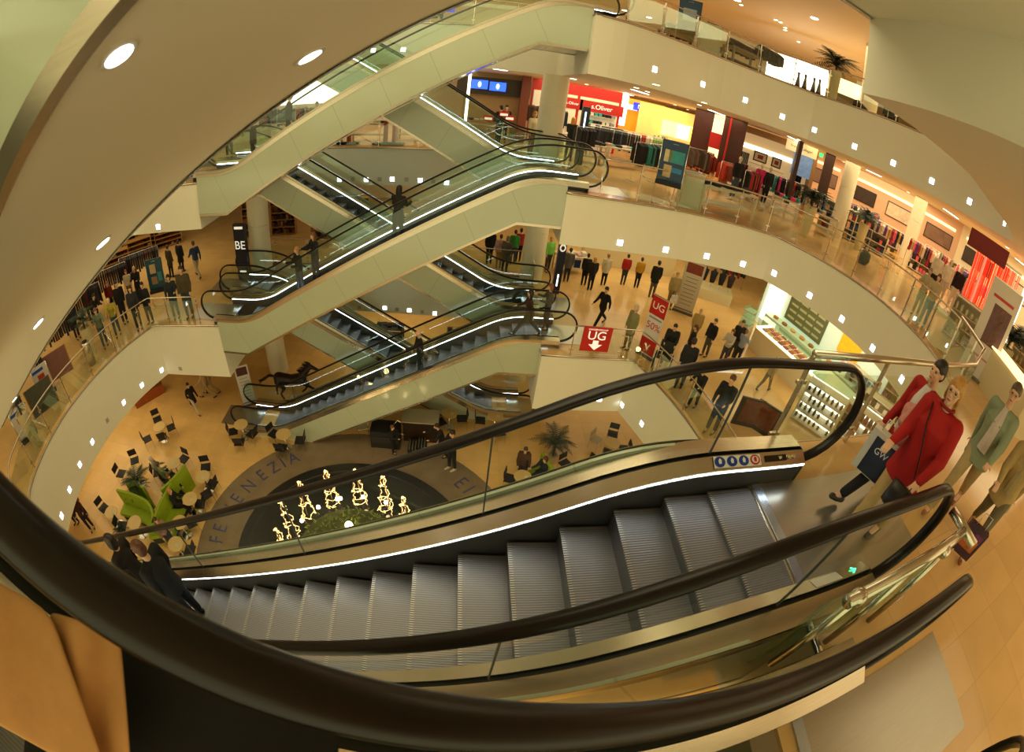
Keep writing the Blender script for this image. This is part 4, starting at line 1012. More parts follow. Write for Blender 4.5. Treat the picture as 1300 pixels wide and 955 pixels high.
sitter(222, 621, tables[7], 'person in black seated against the right arm of the green V', top='0c0a0c', legs='0c0a0c', hair='6a3a20', style='bob')
sitter(224, 640, tables[7], 'fair-haired person in black seated lower on the right arm of the green V', top='0e0c0e', legs='0c0a0c', hair='b07a40', style='bob')
sitter(208, 676, tables[10], 'person in a pinkish top seated just under the near handrail at left', top='8a6a5a', legs='2a2420', hair='3a2414')
pp(109, 655, 0, 'person in a red top near the foot of the left parapet', None, yaw=-60, pose='stand', top='8a1a0c', legs='14101a', h=1., hair='3a1a0c')
pp(98, 664, 0, 'person in black next to the red top by the left parapet', None, yaw=-80, pose='stand', top='0c0a0a', legs='0c0a0a', h=1., hair='1a0e08')
pp(118, 672, 0, 'person in dark red furthest left of the cafe crowd', None, yaw=-40, pose='hold', top='3a100c', legs='0c0a0a', h=1., hair='2a140c')
# service counter, keyboard-like tray and crates under the lowest escalator
p = onz(520, 560, 0); t = thing('service_counter', 'dark wooden service counter under the lowest escalator with a white top', 'counter', (-3.9, 11.2, 0), 0)
b = MB(); b.box((0, .2, .5), (1.3, .7, 1.0), mat('dark_wood', '2a170c', .4, var=.25, scale=4)); b.build('body', t)
b = MB(); b.box((0, .2, 1.03), (1.4, .8, .05), mat('counter_white', 'b8ac90', .3)); b.build('worktop', t)
b = MB(); b.tube([(-.6, -.3, 1.0), (-.8, -.35, 1.25), (-1.0, -.3, .9), (-1.05, -.3, .2)], .03, CHR, n=8); b.build('curved_rail', t, True)
t = thing('black_cabinet', 'low black cabinet beside the service counter under the escalator', 'cabinet', (-5.2, 10.9, 0), 0)
b = MB(); b.box((0, 0, .42), (1.1, .7, .84), BLK); b.build('body', t); b = MB(); b.box((0, -.36, .45), (1.0, .02, .3), mat('cab_front', (.03, .03, .03), .3)); b.build('door', t)
for k, (px, py) in enumerate(((524, 563), (535.5, 560.5))):
    p = onz(px, py, .35); t = thing('bottle_crate', 'black crate of bottles on the cafe floor, %s of two' % ('left', 'right')[k], 'crate', (p.x, p.y, 0))
    b = MB(); b.box((0, 0, .1), (.36, .5, .2), BLK)
    b.build('crate_body', t)
    for i in range(3):
        for j in range(4):
            b = MB(); b.lathe([(.035, .1), (.035, .26), (.012, .33), (.012, .38)], (-.11+.11*i, -.18+.12*j, 0), mat('bottle_glass', '5a5a50', .1, var=.3), n=8); b.build('bottle', t, True)
# fruit-like orange display by the left parapet and ledge
t = thing('flower_display', 'row of orange and green baskets under the left parapet', 'display', (onz(186, 495, .5)*1).to_tuple()[:2]+(0,), math.radians(55))
b = MB(); b.box((0, 0, .25), (1.8, .5, .5), mat('basket_wood', '9a4a18', .6, var=.3)); b.build('stand', t)
for i in range(6):
    b = MB(); b.ball((-.75+.3*i, 0, .6), .17, mat(('goods_orange', 'goods_green')[i % 2], ('b84a10', '5a7a20')[i % 2], .6, var=.4, scale=9), 10, 8, (1, 1, .7)); b.build('basket_contents', t, True)
# ---------------------------------------------------------------- shop fittings
RG = random.Random(77)
WHT = mat('shop_white', 'cfc2a4', .45, var=.04, scale=3); WOODR = mat('red_brown_wood', '4a1c10', .4, var=.25, scale=4); OAK = mat('oak_frame', 'a87840', .45, var=.15, scale=5)
RED = mat('sign_red', 'c01810', .4, var=.04); YEL = mat('glow_yellow', 'ffb030', .5, emit=1.6, ecol='ffa020'); GLOW = mat('glow_cream', 'ffe8b8', .5, emit=1.8, ecol='ffe0a0'); GLOWW = mat('glow_white', 'ffffff', .5, emit=2.6, ecol='fff6e0')
def clothes_rack(p, yaw, label, cols, w=1.2, h=1.45, n=12, group=None, L=.8):
    t = thing('clothes_rack', label, 'clothes rack', p, math.radians(yaw+90), group)
    b = MB()
    for s in (-1, 1): b.tube([(s*w/2, 0, 0), (s*w/2, 0, h)], .014, CHR, n=6); b.tube([(s*w/2, -.22, .02), (s*w/2, .22, .02)], .014, CHR, n=6)
    b.tube([(-w/2, 0, h), (w/2, 0, h)], .014, CHR, n=6); b.build('frame', t, True)
    for k in range(n):
        x = -w/2+w*(k+.5)/n; c = cols[RG.randrange(len(cols))]; l = L*RG.uniform(.85, 1.1); ww = RG.uniform(.38, .46); th = w/n*.36
        b = MB(); pr = [(-.5*ww*.3, h-.03), (.5*ww*.3, h-.03), (ww*.5, h-.12), (ww*.52, h-l), (-ww*.52, h-l), (-ww*.5, h-.12)]
        b.add([(x-th, y, z) for y, z in pr]+[(x+th*(1+.6*RG.random()), y, z+RG.uniform(-.01, .01)) for y, z in pr], [(0, 1, 2, 3, 4, 5), (11, 10, 9, 8, 7, 6)]+[(i, (i+1) % 6, 6+(i+1) % 6, 6+i) for i in range(6)], fabric(c)); b.build('garment', t)
    return t
def stack_table(p, yaw, label, cols, w=1.6, d=.7, h=.8, n=8, m=None, group=None):
    t = thing('display_table', label, 'table', p, math.radians(yaw+90), group); m = m or WHT
    b = MB(); b.box((0, 0, h-.03), (w, d, .06), m); b.build('tabletop', t)
    for sx in (-1, 1):
        for sy in (-1, 1): b = MB(); b.box((sx*(w/2-.04), sy*(d/2-.04), (h-.06)/2), (.07, .07, h-.06), m); b.build('leg', t)
    b = MB(); b.box((0, 0, h*.35), (w-.1, d-.1, .03), m); b.build('lower_shelf', t)
    for k in range(n):
        c = cols[k % len(cols)]; x = -w/2+.16+(w-.32)*k/max(1, n-1); y = RG.uniform(-.12, .12); b = MB(); hh = RG.uniform(.06, .16)
        b.box((x, y, h+hh/2), (.22, .3, hh), fabric(c), rz=RG.uniform(-.2, .2)); o = b.build('folded_clothes', t)
        bv = o.modifiers.new('b', 'BEVEL'); bv.width = .025; bv.segments = 2
    return t
def mannequin(p, yaw, label, top, h=1., group=None, skin=WHT, legs=None, stand=True):
    R, J, off = figure('stand'); t = thing('mannequin', label, 'mannequin', p, math.radians(yaw-90), group); t.scale = (h, h, h)
    for n, k, m in (('body', 'body', skin), ('garment_top', 'jacket', fabric(top)), ('garment_bottom', 'trousers', fabric(legs or top))):
        o = bpy.data.objects.new(n, R[k]); COL.objects.link(o); o.parent = t; o.location = (0, 0, -off+.05)
        if not R[k].materials: R[k].materials.append(SKIN)
        o.material_slots[0].link = 'OBJECT'; o.material_slots[0].material = m
    b = MB(); b.lathe([(.2, 0), (.2, .02), (.03, .03)], (0, 0, 0), CHR, n=18); b.build('base', t)
    return t
def shelf_unit(p, yaw, label, w, h, rows, cols, items, d=.4, back=None, kind='box', m=None, group=None, fill=.85):
    t = thing('shelf_unit', label, 'shelf', p, math.radians(yaw+90), group); m = m or WHT
    b = MB(); b.box((0, d/2, h/2), (w, .03, h), back or m); b.build('back_panel', t)
    for s in (-1, 1): b = MB(); b.box((s*w/2, 0, h/2), (.04, d, h), m); b.build('side_panel', t)
    for r in range(rows+1): b = MB(); b.box((0, 0, .06+(h-.1)*r/rows), (w, d, .03), m); b.build('shelf', t)
    cnt = 0
    for r in range(rows):
        z0 = .08+(h-.1)*r/rows; hh = (h-.1)/rows*.75; n = items
        for k in range(n):
            if RG.random() > fill: continue
            cnt += 1
            x = -w/2+w*(k+.5)/n; c = cols[RG.randrange(len(cols))]; q = hh*RG.uniform(.5, 1); ww = w/n*.8
            b = MB()
            if kind == 'box': b.box((x, -.02, z0+q/2), (ww, d*.7, q), fabric(c))
            elif kind == 'shoe':
                b.tube([(x-ww*.2, .05, z0+.05), (x-ww*.2, -.02, z0+.05), (x-ww*.2, -.14, z0+.035)], [.045, .05, .03], fabric(c, True), n=7); b.tube([(x+ww*.2, .05, z0+.05), (x+ww*.2, -.02, z0+.05), (x+ww*.2, -.14, z0+.035)], [.045, .05, .03], fabric(c, True), n=7)
            elif kind == 'hang':
                b.box((x, -.02, z0+hh*.5), (ww*.35, d*.8, hh), fabric(c), rz=RG.uniform(-.1, .1))
            else: b.lathe([(ww*.3, z0), (ww*.32, z0+q*.7), (ww*.12, z0+q*.9), (ww*.12, z0+q)], (x, -.02, 0), fabric(c), n=8)
            b.build({'box': 'boxed_goods', 'shoe': 'pair_of_shoes', 'hang': 'hanging_garment'}.get(kind, 'flask'), t)
    return t
def panel_on(px, py, y, w, h, m, label, name='wall_sign', cat='sign', txt=None, tm=None, ts=.3, d=.06, group=None, x=None, ang=0, frame=None):
    p = ony(px, py, y) if x is None else onx(px, py, x)
    t = thing(name, label, cat, p, ang, group)
    b = MB(); b.box((0, 0, 0), (w, d, h), m); b.build('board', t)
    if frame: 
        b = MB()
        for s in (-1, 1): b.box((s*w/2, -.01, 0), (.05, d+.03, h+.05), frame); b.box((0, -.01, s*h/2), (w, d+.03, .05), frame)
        b.build('frame', t)
    if txt: text(txt, ts, tm, Vector((0, -d/2-.008, 0)), RU, t, 'lettering', .004)
    return t
LW = mat('letter_white', 'f4f0e8', .5, emit=.6, ecol='fff4e0'); LR = mat('letter_red', 'c81a10', .5)
DARKC = ['121014', '1a1820', '0e0d10', '241a18', '2c2c34']
# ============ the storey of the clothes shops (gallery on the right)
YW = 23.5
def fix(px, py, y, z): p = ony(px, py, y); p.z = z; return p
# red shop front with white bays
def wallblock(x0, x1, y, z0, z1, m, label, name='shop_wall', cat='shop wall', d=.25, ang=0):
    t = thing(name, label, cat, ((x0+x1)/2, y, z0), ang); b = MB(); b.box((0, 0, (z1-z0)/2), (x1-x0, d, z1-z0), m); b.build('panel', t); return t
Y1 = 21.0
xa, xb = ony(676, 110, Y1).x, ony(789, 135, Y1).x
t = thing('shop_front', 'bright red shop front with white bays behind the round column', 'shop front', ((xa+xb)/2, Y1, L2)); w_ = xb-xa
b = MB(); b.box((0, .1, 1.6), (w_, .12, 3.3), RED); b.build('red_panel', t)
for k, (u0, u1) in enumerate(((.02, .17), (.34, .50), (.53, .97))):
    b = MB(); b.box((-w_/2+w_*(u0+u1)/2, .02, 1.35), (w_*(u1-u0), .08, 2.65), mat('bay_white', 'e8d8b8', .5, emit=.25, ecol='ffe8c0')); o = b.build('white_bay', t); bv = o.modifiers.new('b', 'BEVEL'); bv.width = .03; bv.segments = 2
for u, ww, s in ((.78, 2.2, .34), (.45, 1.0, .2)):
    b = MB(); b.box((-w_/2+w_*u, -.04, 2.25), (ww, .05, .55), RED); b.build('red_label', t)
    text('s.Oliver', s, LW, Vector((-w_/2+w_*u, -.075, 2.25)), RU, t, 'lettering', .005)
for z in (.5, .95, 1.4, 1.8):
    b = MB(); b.box((-w_/2+w_*.76, -.2, z), (w_*.38, .4, .03), WHT); b.build('shelf', t)
    for k in range(7):
        b = MB(); b.box((-w_/2+w_*(.6+.33*k/7+.02), -.2, z+.09), (.26, .3, .14), fabric(['1c1c24', 'd8d0c0', '38a0a0', '2a2a34', '8a8a90'][RG.randrange(5)])); b.build('folded_clothes', t)
clothes_rack(fix(682, 165, Y1-.6, L2), -90, 'short rack of brown jackets left of the round column by the red wall', ['3a2418', '54402c'], .9, 1.9, 7)
clothes_rack(fix(722, 165, Y1-.6, L2), -90, 'rack of navy clothes just right of the round column', ['1a2438', '20304a', '181820'], 1.0, 1.8, 8)
# dark service panel with two blue screens
t = panel_on(627, 110, 20.5, 3.4, .85, mat('panel_taupe', '3a3020', .5), 'dark band on the wall carrying two blue screens', 'wall_panel', 'wall panel')
for k, (px, py) in enumerate(((609, 107), (632, 110))):
    p = ony(px, py, 20.42); s = thing('screen', 'glowing blue screen on the dark band, %s of two' % ('left', 'right')[k], 'screen', p)
    b = MB(); b.box((0, 0, 0), (.82, .05, .5), BLK); b.build('housing', s); b = MB(); b.box((0, -.03, 0), (.76, .012, .44), mat('screen_blue', '3060e0', .3, emit=2.2, ecol='2a5af0', var=.5, scale=3)); b.build('display', s)
    b = MB(); b.ball((0, -.038, 0), .1, mat('screen_white', 'ffffff', .3, emit=2.5, ecol='c8dcff'), 14, 8, (.8, .05, 1.4)); b.build('picture', s)
wallblock(ony(590, 110, 20.9).x, ony(664, 110, 20.9).x, 20.9, L2, L3-1.75, mat('wall_beige', 'b89868', .6, var=.05), 'beige service wall behind the two blue screens')
wallblock(ony(662, 110, 20.3).x, ony(673, 110, 20.3).x, 20.3, L2, L3-1.75, mat('pillar_brown', '7a3c28', .5, var=.1), 'reddish brown square pillar beside the blue screens', 'square_pillar', 'pillar', .5)
t = panel_on(594, 122, 17.8, .12, 2.2, GLOWW, 'narrow upright light column left of the blue screens', 'light_column', 'lamp')
p = fix(627, 165, 19.2, L2); stack_table(p, -90, 'till counter with red and white price cards behind the rear glass rail', ['c8c0b0', '8a1410', '2a2a30', 'd8d0c0'], 2.4, .8, .95, 9, OAK)
person('person in black at the till below the two blue screens', fix(634, 160, 18.6, L2), 120, 'hold', top='0e0c0e', legs='121014', hair='100a08')
person('dark-haired person behind the till below the blue screens', fix(641, 158, 19.6, L2), -100, 'hold', top='14121a', legs='121014', hair='180c08')
for k, (px, py) in enumerate(((620, 150), (640, 145), (647, 150), (578, 150))):
    p = ony(px, py, 18.4); t = thing('price_card', 'red and white price card on a stand, number %s from the left near the till' % ('two', 'three', 'four', 'one')[k], 'sign', p)
    b = MB(); b.box((0, 0, 0), (.42, .02, .24), mat('card_red', 'd03a2a', .5)); b.build('card', t); b = MB(); b.box((0, -.012, -.02), (.32, .006, .10), LW); b.build('white_field', t); b = MB(); b.tube([(0, 0, -.12), (0, 0, p.z*-1+L2)], .01, CHR, n=5); b.build('rod', t)
person('fair-haired person in a cream cardigan left of the round column', fix(676, 170, 16.6, L2), -60, 'stand', top='c8b890', legs='6a2a14', hair='a8762c', style='bob')
person('person with long blonde hair in black right of the round column', fix(724, 180, 16.2, L2), 60, 'hold', top='100e10', legs='14121a', hair='c89038', style='long')
t = thing('light_pillar', 'slim dark pillar with a blue-white light strip right of the round column', 'lamp', fix(738, 180, 15.6, L2)); b = MB(); b.box((0, 0, 1.15), (.28, .22, 2.3), mat('pillar_grey', '33363e', .3, .5)); b.build('body', t); b = MB(); b.box((-.02, -.115, 1.45), (.05, .02, 1.3), mat('blue_strip', 'd0e0ff', .4, emit=6, ecol='a8c8ff')); b.build('light_strip', t)
gp = lambda px, py: onz(px, py, L2)
R1 = clothes_rack(fix(752, 190, 14.6, L2), -60, 'round rack of black jackets next to the slim light pillar', DARKC, .8, 1.55, 9)
clothes_rack(fix(788, 178, 17.5, L2), -80, 'rack of black clothes behind the white-topped table', DARKC, 1.1, 1.5, 10)
stack_table(fix(785, 200, 15.2, L2), -75, 'white box table with folded shirts between two black racks', ['b89a8a', '3aa0a0', '1a1a22', 'c8b8b0'], 1.9, .7, .85, 8)
clothes_rack(fix(818, 210, 13.9, L2), -65, 'rack of dark and teal clothes right of the white box table', ['121014', '30888a', '2a2430', '1a181c'], 1.1, 1.45, 11)
clothes_rack(fix(838, 200, 15.2, L2), -60, 'rack of brown-grey clothes behind the blue poster stand', ['3a3028', '5a4a40', '2a2424'], 1.1, 1.4, 10)
t = thing('light_box', 'glowing white upright wall light right of the red shop front', 'lamp', ony(791, 138, 21.5)); b = MB(); b.lathe([(.2, -.9), (.22, .7), (.1, .9)], (0, 0, 0), GLOWW, n=14); b.build('body', t, True)
panel_on(806, 148, 22.3, 3.2, 1.9, mat('yellow_wall', 'e09a20', .5, emit=.25, ecol='ff9a18', var=.3, scale=1), 'glowing yellow wall between the red shop and the lit bay', 'glow_panel', 'wall panel')
panel_on(817, 137, 22.0, 1.15, .42, mat('sign_blue', '1a30c0', .4, emit=.8, ecol='1a38ff'), 'small glowing blue sign on the yellow wall', txt='Mexx', tm=LW, ts=.3)
panel_on(801, 136, 22.0, .7, .3, mat('sign_white_blue', 'b8c8f0', .4, emit=.7, ecol='b0c8ff'), 'small pale sign left of the blue sign', 'wall_sign')
panel_on(861, 160, 21.5, 4.6, 1.7, mat('lit_bay', 'ffc868', .5, emit=.45, ecol='ffcf80', var=.3, scale=1), 'brightly lit yellow-white bay left of the brown pillars', 'glow_panel', 'wall panel')  # free-hanging panel; the bay's brightness is put in as emission
shelf_unit(fix(866, 176, 20.8, L2), -75, 'low shelf of bright small goods in the lit bay', 4.0, 1.3, 3, ['d8584a', '5aa03a', 'e8c83a', 'c8b8a8', 'e88a5a'], 14, .4, m=WHT)
clothes_rack(fix(820, 172, 19.5, L2), -70, 'rack of mixed clothes under the blue sign', ['8a4a30', 'b8a888', '2a2428', 'c86a3a'], 1.5, 1.4, 11)
clothes_rack(fix(858, 180, 18.2, L2), -70, 'rack of pale clothes before the lit bay', ['c8a888', 'b88a6a', 'd8c8b0'], 1.3, 1.4, 10)
t = panel_on(893, 158, 17.4, .85, 3.2, WOODR, 'brown square pillar left of the narrow red-edged doorway', 'square_pillar', 'pillar', d=.6, ang=-.5); 
t = panel_on(930, 178, 16.2, 1.0, 3.2, WOODR, 'brown panelled pillar with a red edge beside the framed shop', 'square_pillar', 'pillar', d=.6, ang=-.5)
panel_on(921, 190, 15.9, .08, 3.1, RED, 'thin bright red edge strip in front of the brown pillar', 'door_edge', 'door trim', d=.1, ang=-.5)
panel_on(912, 168, 18.5, 1.6, 2.8, GLOW, 'glowing cream recess between the two brown pillars', 'glow_panel', 'wall panel', ang=-.5)
panel_on(909, 179, 16.4, .6, .7, RED, 'small red poster in the glowing recess', 'poster', 'poster', ang=-.5)
clothes_rack(fix(905, 195, 15.5, L2), -50, 'rack of dark green and orange clothes in front of the red-edged doorway', ['101a14', '1a1816', 'b83a18', '14120e'], 1.1, 1.5, 10)
for k, (px, dy, c) in enumerate(((850, 21.0, 'ffe8a0'), (868, 21.0, 'fff6d0'), (884, 21.0, 'ffd060'))):
    panel_on(px, 163+k*5, dy, .9, .8, mat('bay_panel_%d' % k, c, .5, emit=1.2, ecol=c), 'glowing panel in the lit bay, %s' % ('left', 'middle', 'right')[k], 'glow_panel', 'lamp')
for k, (px, py, y, cs) in enumerate(((768, 172, 18.6, ['c8b8a8', '1a1a22', '8a8a94']), (800, 182, 18.0, ['8a2a1c', '2a2428', 'b8a890']), (835, 190, 17.4, ['d87a5a', 'c8b8a0', '6a8a4a']), (852, 200, 16.2, ['2a2018', '5a4838', '1a1614']), (873, 185, 18.6, ['d8a888', 'c85a4a', 'e8d0b0', '7a9a50']), (886, 195, 17.2, ['3a2c24', '1a1614', '6a4a38']), (760, 180, 16.4, DARKC), (806, 196, 16.0, ['101014', '1c2030', '3a3a42']), (832, 178, 20.2, ['e89a7a', 'd8c8b8', '4a8a7a']), (950, 205, 15.6, ['d8b8a0', '8a1a3a', '1a1416']), (1000, 228, 14.2, ['1a1418', 'd83a7a', '2a8a8a']), (1030, 248, 13.6, ['2a1820', '0e0c10', 'b83a2a']), (1046, 262, 13.2, ['1a1418', '6a7a88', 'c8a890']))):
    clothes_rack(fix(px, py, y, L2), yaw_cam(fix(px, py, y, L2)), 'rack of mixed clothes, ' + ('behind the slim pillar', 'under the pale sign', 'left of the lit bay', 'behind the poster stand', 'before the lit bay at right', 'left of the red-edged pillar', 'nearest the round rack', 'behind the white box table', 'under the yellow wall', 'left inside the framed shop', 'right inside the framed shop', 'behind the tall cream planter', 'left of the round pillar')[k], cs, 1.3, 1.45, 12)
    if k % 2 == 0: stack_table(fix(px+6, py, y-1.1, L2), yaw_cam(fix(px, py, y, L2)), 'small table of folded clothes ' + ('behind the slim pillar', '', 'left of the lit bay', '', 'before the lit bay at right', '', 'nearest the round rack', '', 'under the yellow wall', '', 'right inside the framed shop', '', 'left of the round pillar')[k], cs, 1.2, .6, .8, 6)
# poster stand, white plinth, long table at the gallery rail
def poster_stand(px, py, z, label, face, fields, w=.75, h=1.2, lift=.75, yaw=None):
    p = onz(px, py, z); yw = yaw_cam(p) if yaw is None else yaw; t = thing('poster_stand', label, 'poster stand', p, math.radians(yw+90))
    b = MB()
    for s in (-1, 1): b.tube([(s*w/2, 0, 0), (s*w/2, 0, lift+h)], .016, CHR, n=6); b.tube([(s*w/2, -.25, .02), (s*w/2, .25, .02)], .016, CHR, n=6)
    b.tube([(-w/2, 0, .05), (w/2, 0, .05)], .014, CHR, n=6); b.build('frame', t, True)
    b = MB(); b.box((0, -.01, lift+h/2), (w-.03, .03, h), mat('poster_'+face, face, .4, var=.1)); b.build('poster', t)
    b = MB(); b.box((0, -.08, lift-.05), (w, .2, .12), fabric('1c2024')); b.build('leaflet_tray', t)
    for (x, zz, ww, hh, c) in fields:
        b = MB(); b.box((x*w, -.03, lift+zz*h), (ww*w, .006, hh*h), mat('art_'+c, c, .5, var=.3, scale=6)); b.build('printed_area', t)
    for k in range(2): text('SALE' if False else '- - - -', .07, LW, Vector((0, -.03, lift+h*.93)), RU, t, 'lettering', .002) if k == 0 else None
    return t
poster_stand(842, 262, L2, 'dark blue poster stand with teal pictures at the gallery rail', '1c3a5a', ((.12, .62, .6, .3, '2a8a90'), (-.2, .62, .3, .3, 'c8b88a'), (-.15, .25, .3, .3, 'b8a070'), (.2, .3, .4, .12, '2a7ab0')))
p = onz(871, 262, L2+.0); t = thing('white_plinth', 'tall white plinth under a rack of tops at the gallery rail', 'plinth', (p.x, p.y, L2), -.2)
b = MB(); b.box((0, 0, .55), (.62, .62, 1.1), mat('plinth_white', 'c8c4a8', .25, var=.03)); b.build('body', t)
p2 = Vector((p.x, p.y, L2+1.1)); clothes_rack(p2, -80, 'short rack of brown tops standing on the white plinth', ['5a4030', '6a5244', '3a2c24'], .7, .75, 7, L=.55)
stack_table(onz(914, 270, L2), -82, 'long white table with dark folded clothes near the gallery rail', ['1a1c24', '2a3040', '1c1a20', '3a4048'], 2.3, .8, .85, 9)
stack_table(onz(948, 248, L2), -70, 'white table with grey clothes right behind the long white table', ['5a6068', '3a3c48', '8a8890'], 1.3, .7, .8, 6)
stack_table(onz(985, 262, L2), -60, 'low white table piled with teal and pink clothes', ['2a8a8a', 'c83a6a', '8a1a2a', '1c1a20'], 1.9, .8, .75, 9)
mannequin(fix(936, 225, 14.2, L2), -90, 'headless-looking white mannequin in a black top left of the pink one', '0c0b0d', 1.0, legs='3a4a5a')
mannequin(fix(974, 232, 14.4, L2), -100, 'mannequin in a bright pink top in front of the framed shop', 'c0185a', .98)
mannequin(fix(990, 235, 14.0, L2), -100, 'mannequin in black beside the pink one', '0e0c0e', .96)
clothes_rack(fix(948, 215, 14.8, L2), -70, 'rack of salmon and red clothes behind the white tables', ['a85a48', 'c03a20', '8a3a30'], 1.2, 1.35, 10)
clothes_rack(fix(968, 222, 13.9, L2), -60, 'rack of black and red clothes before the framed shop', ['0e0c0e', 'b02a18', '161216'], 1.1, 1.35, 10)
# framed boutique: portal, lit back, pictures
pc = ony(978, 205, 17.0)
t = thing('boutique_front', 'oak-framed boutique front with lit cream back wall', 'shop front', (pc.x, pc.y, L2), -.55)
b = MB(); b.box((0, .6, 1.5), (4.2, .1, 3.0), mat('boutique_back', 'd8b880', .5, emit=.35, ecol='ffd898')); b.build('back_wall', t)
b = MB(); b.box((0, .52, 2.25), (3.8, .06, .22), GLOWW); b.build('light_band', t)
for s in (-1, 1): b = MB(); b.box((s*2.1, 0, 1.5), (.18, 1.2, 3.0), OAK); b.build('portal_side', t)
b = MB(); b.box((0, 0, 3.05), (4.4, 1.2, .3), OAK); b.build('portal_head', t)
for x, ww in ((-.5, .7), (.35, .5)):
    b = MB(); b.box((x, .5, 1.9), (ww, .04, .5), mat('picture_frame_black', '0c0a0a', .4)); b.box((x, .47, 1.9), (ww-.12, .03, .38), mat('picture_mat', 'e0c8a0', .5)); b.box((x, .455, 1.9), (ww*.4, .02, .2), mat('picture_red', '8a2a18', .5)); b.build('framed_picture', t)
for k in range(5): b = MB(); b.box((-.1, .42, .5+.25*k), (1.8, .3, .03), WHT); b.build('shelf', t)
for x in (-1.5, 1.3):
    b = MB()
    for k in range(6): b.box((x+.08*k, .35, 1.45), (.06, .4, .9), fabric(DARKC[k % 5]))
    b.build('hanging_clothes', t)
panel_on(1009, 215, 14.4, .18, 3.1, mat('portal_dark', '3a1c10', .5), 'dark brown upright at the right end of the framed boutique', 'square_pillar', 'pillar', d=.5, ang=-.5)
panel_on(1018, 189, 15.0, 1.5, .5, mat('sign_box_cream', 'e0c48a', .5, emit=.6, ecol='ffdc98'), 'hanging cream sign box with dark lettering above the palm', 'hanging_sign', txt='Franco Callegari', tm=mat('letter_dark', '2a1a10', .5), ts=.16, ang=-.6)
t = panel_on(1040, 196, 15.5, .5, .2, mat('exit_green', '2ad060', .4, emit=1.5, ecol='30ff80'), 'tiny green exit sign below the ceiling left of the round pillar', 'exit_sign')
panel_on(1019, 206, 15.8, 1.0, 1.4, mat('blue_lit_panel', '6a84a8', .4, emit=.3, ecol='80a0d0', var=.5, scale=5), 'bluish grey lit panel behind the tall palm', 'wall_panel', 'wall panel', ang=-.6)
panel_on(1050, 218, 14.8, .5, 2.6, mat('portal_dark', '3a1c10', .5), 'dark brown portal post between tall palm and round pillar', 'square_pillar', 'pillar', d=.3, ang=-.7)
# tall planters with palms
def tall_planter(px, py, z, label, h=1.15, seed=1, r=.24, n=40, L=.95, p=None):
    p = p or onz(px, py, z)
    return plant(p, label, pot=(r, r*.72, h), n=n, L=L, stem=.35, pm=mat('planter_cream', 'c8b98a', .35, var=.05, scale=3), seed=seed, name='planter')
tall_planter(1019, 300, L2, 'tall cream planter with a dark palm at the gallery rail', seed=8)
tall_planter(1090, 315, L2, 'second cream planter with palm behind the round pillar', seed=9, p=fix(1093, 300, 11.2, L2))
tall_planter(1295, 430, L2, 'bushy palm at the right edge behind the tall white banner', seed=10, h=.9, p=Vector((10.6, 2.6, L2)), L=1.1, n=60)
column2 = lambda px, y: fix(px, 250, y, L2)
p = column2(1073, 12.6); column(p.x, p.y, L2, L3-1.72, .36, '')
p = fix(1160, 290, 11.6, L2); column(p.x, p.y, L2, L3-1.72, .36, '')
# right-hand shops
for (x0, y0), (x1, y1), m, nm in (((9.8, 20.5), (16.5, 17.5), SALM, 'salmon wall of the stocking shop behind the round pillar'), ((16.5, 17.5), (20.5, 11.0), SALM, 'salmon wall of the lingerie shop at right'), ((20.5, 11.0), (21.5, 2.0), CRW, 'cream rear wall behind the red bead curtain')):
    t = thing('shop_wall', nm, 'shop wall', ((x0+x1)/2, (y0+y1)/2, L2), math.atan2(y1-y0, x1-x0)); ln = math.hypot(x1-x0, y1-y0)
    b = MB(); b.box((0, 0, 1.65), (ln, .1, 3.3), m); b.build('panel', t)
    b = MB(); b.box((0, -.08, 2.75), (ln*.9, .12, .14), GLOW); b.build('light_trough', t)
    for k in range(3):
        b = MB(); b.box((-ln*.33+ln*.33*k, -.09, 2.0), (ln*.22, .05, .7), mat(('pic_a', 'pic_b', 'pic_c')[k], ('3a2a24', 'd8c0a8', '7a5a48')[k], .4, var=.5, scale=4)); b.box((-ln*.33+ln*.33*k, -.07, 2.0), (ln*.22+.1, .03, .8), BLK); b.build('wall_picture', t)
GOODS = ['2a1c30', '0e0c10', 'c8b8a8', 'd85a6a', '5a2a6a', 'e0d0c0', '8a1a2a', '2a3a5a', 'b8884a', 'd8a080']
spots_ = [(1065, 300, 12.8, 'multi-coloured shelf behind the palm planters'), (1112, 312, 12.0, 'sock shelf right of the round pillar'), (1140, 330, 11.2, 'colourful shelf of stockings, second right of the pillar'), (1165, 345, 10.6, 'purple-toned shelf of stockings'), (1185, 350, 12.2, 'rear shelf of underwear'), (1205, 372, 10.0, 'low shelf of underwear near the couple')]
for k, (px, py, y, lb) in enumerate(spots_):
    shelf_unit(fix(px, py, y, L2), yaw_cam(fix(px, py, y, L2)), lb, 1.7, 1.35, 3, GOODS, 9, .45, m=WHT)
for k, (x, y) in enumerate(((13.5, 13.5), (15.2, 12.0), (16.4, 10.0), (14.6, 9.5), (13.2, 10.6), (17.4, 8.2), (15.8, 7.0))):
    clothes_rack(Vector((x, y, L2)), yaw_cam((x, y)), 'rack of small garments in the stocking shop, %s' % ('furthest left', 'left of centre', 'centre rear', 'centre', 'nearest the pillar', 'right rear', 'furthest right')[k], GOODS, 1.4, 1.5, 12, L=.5)
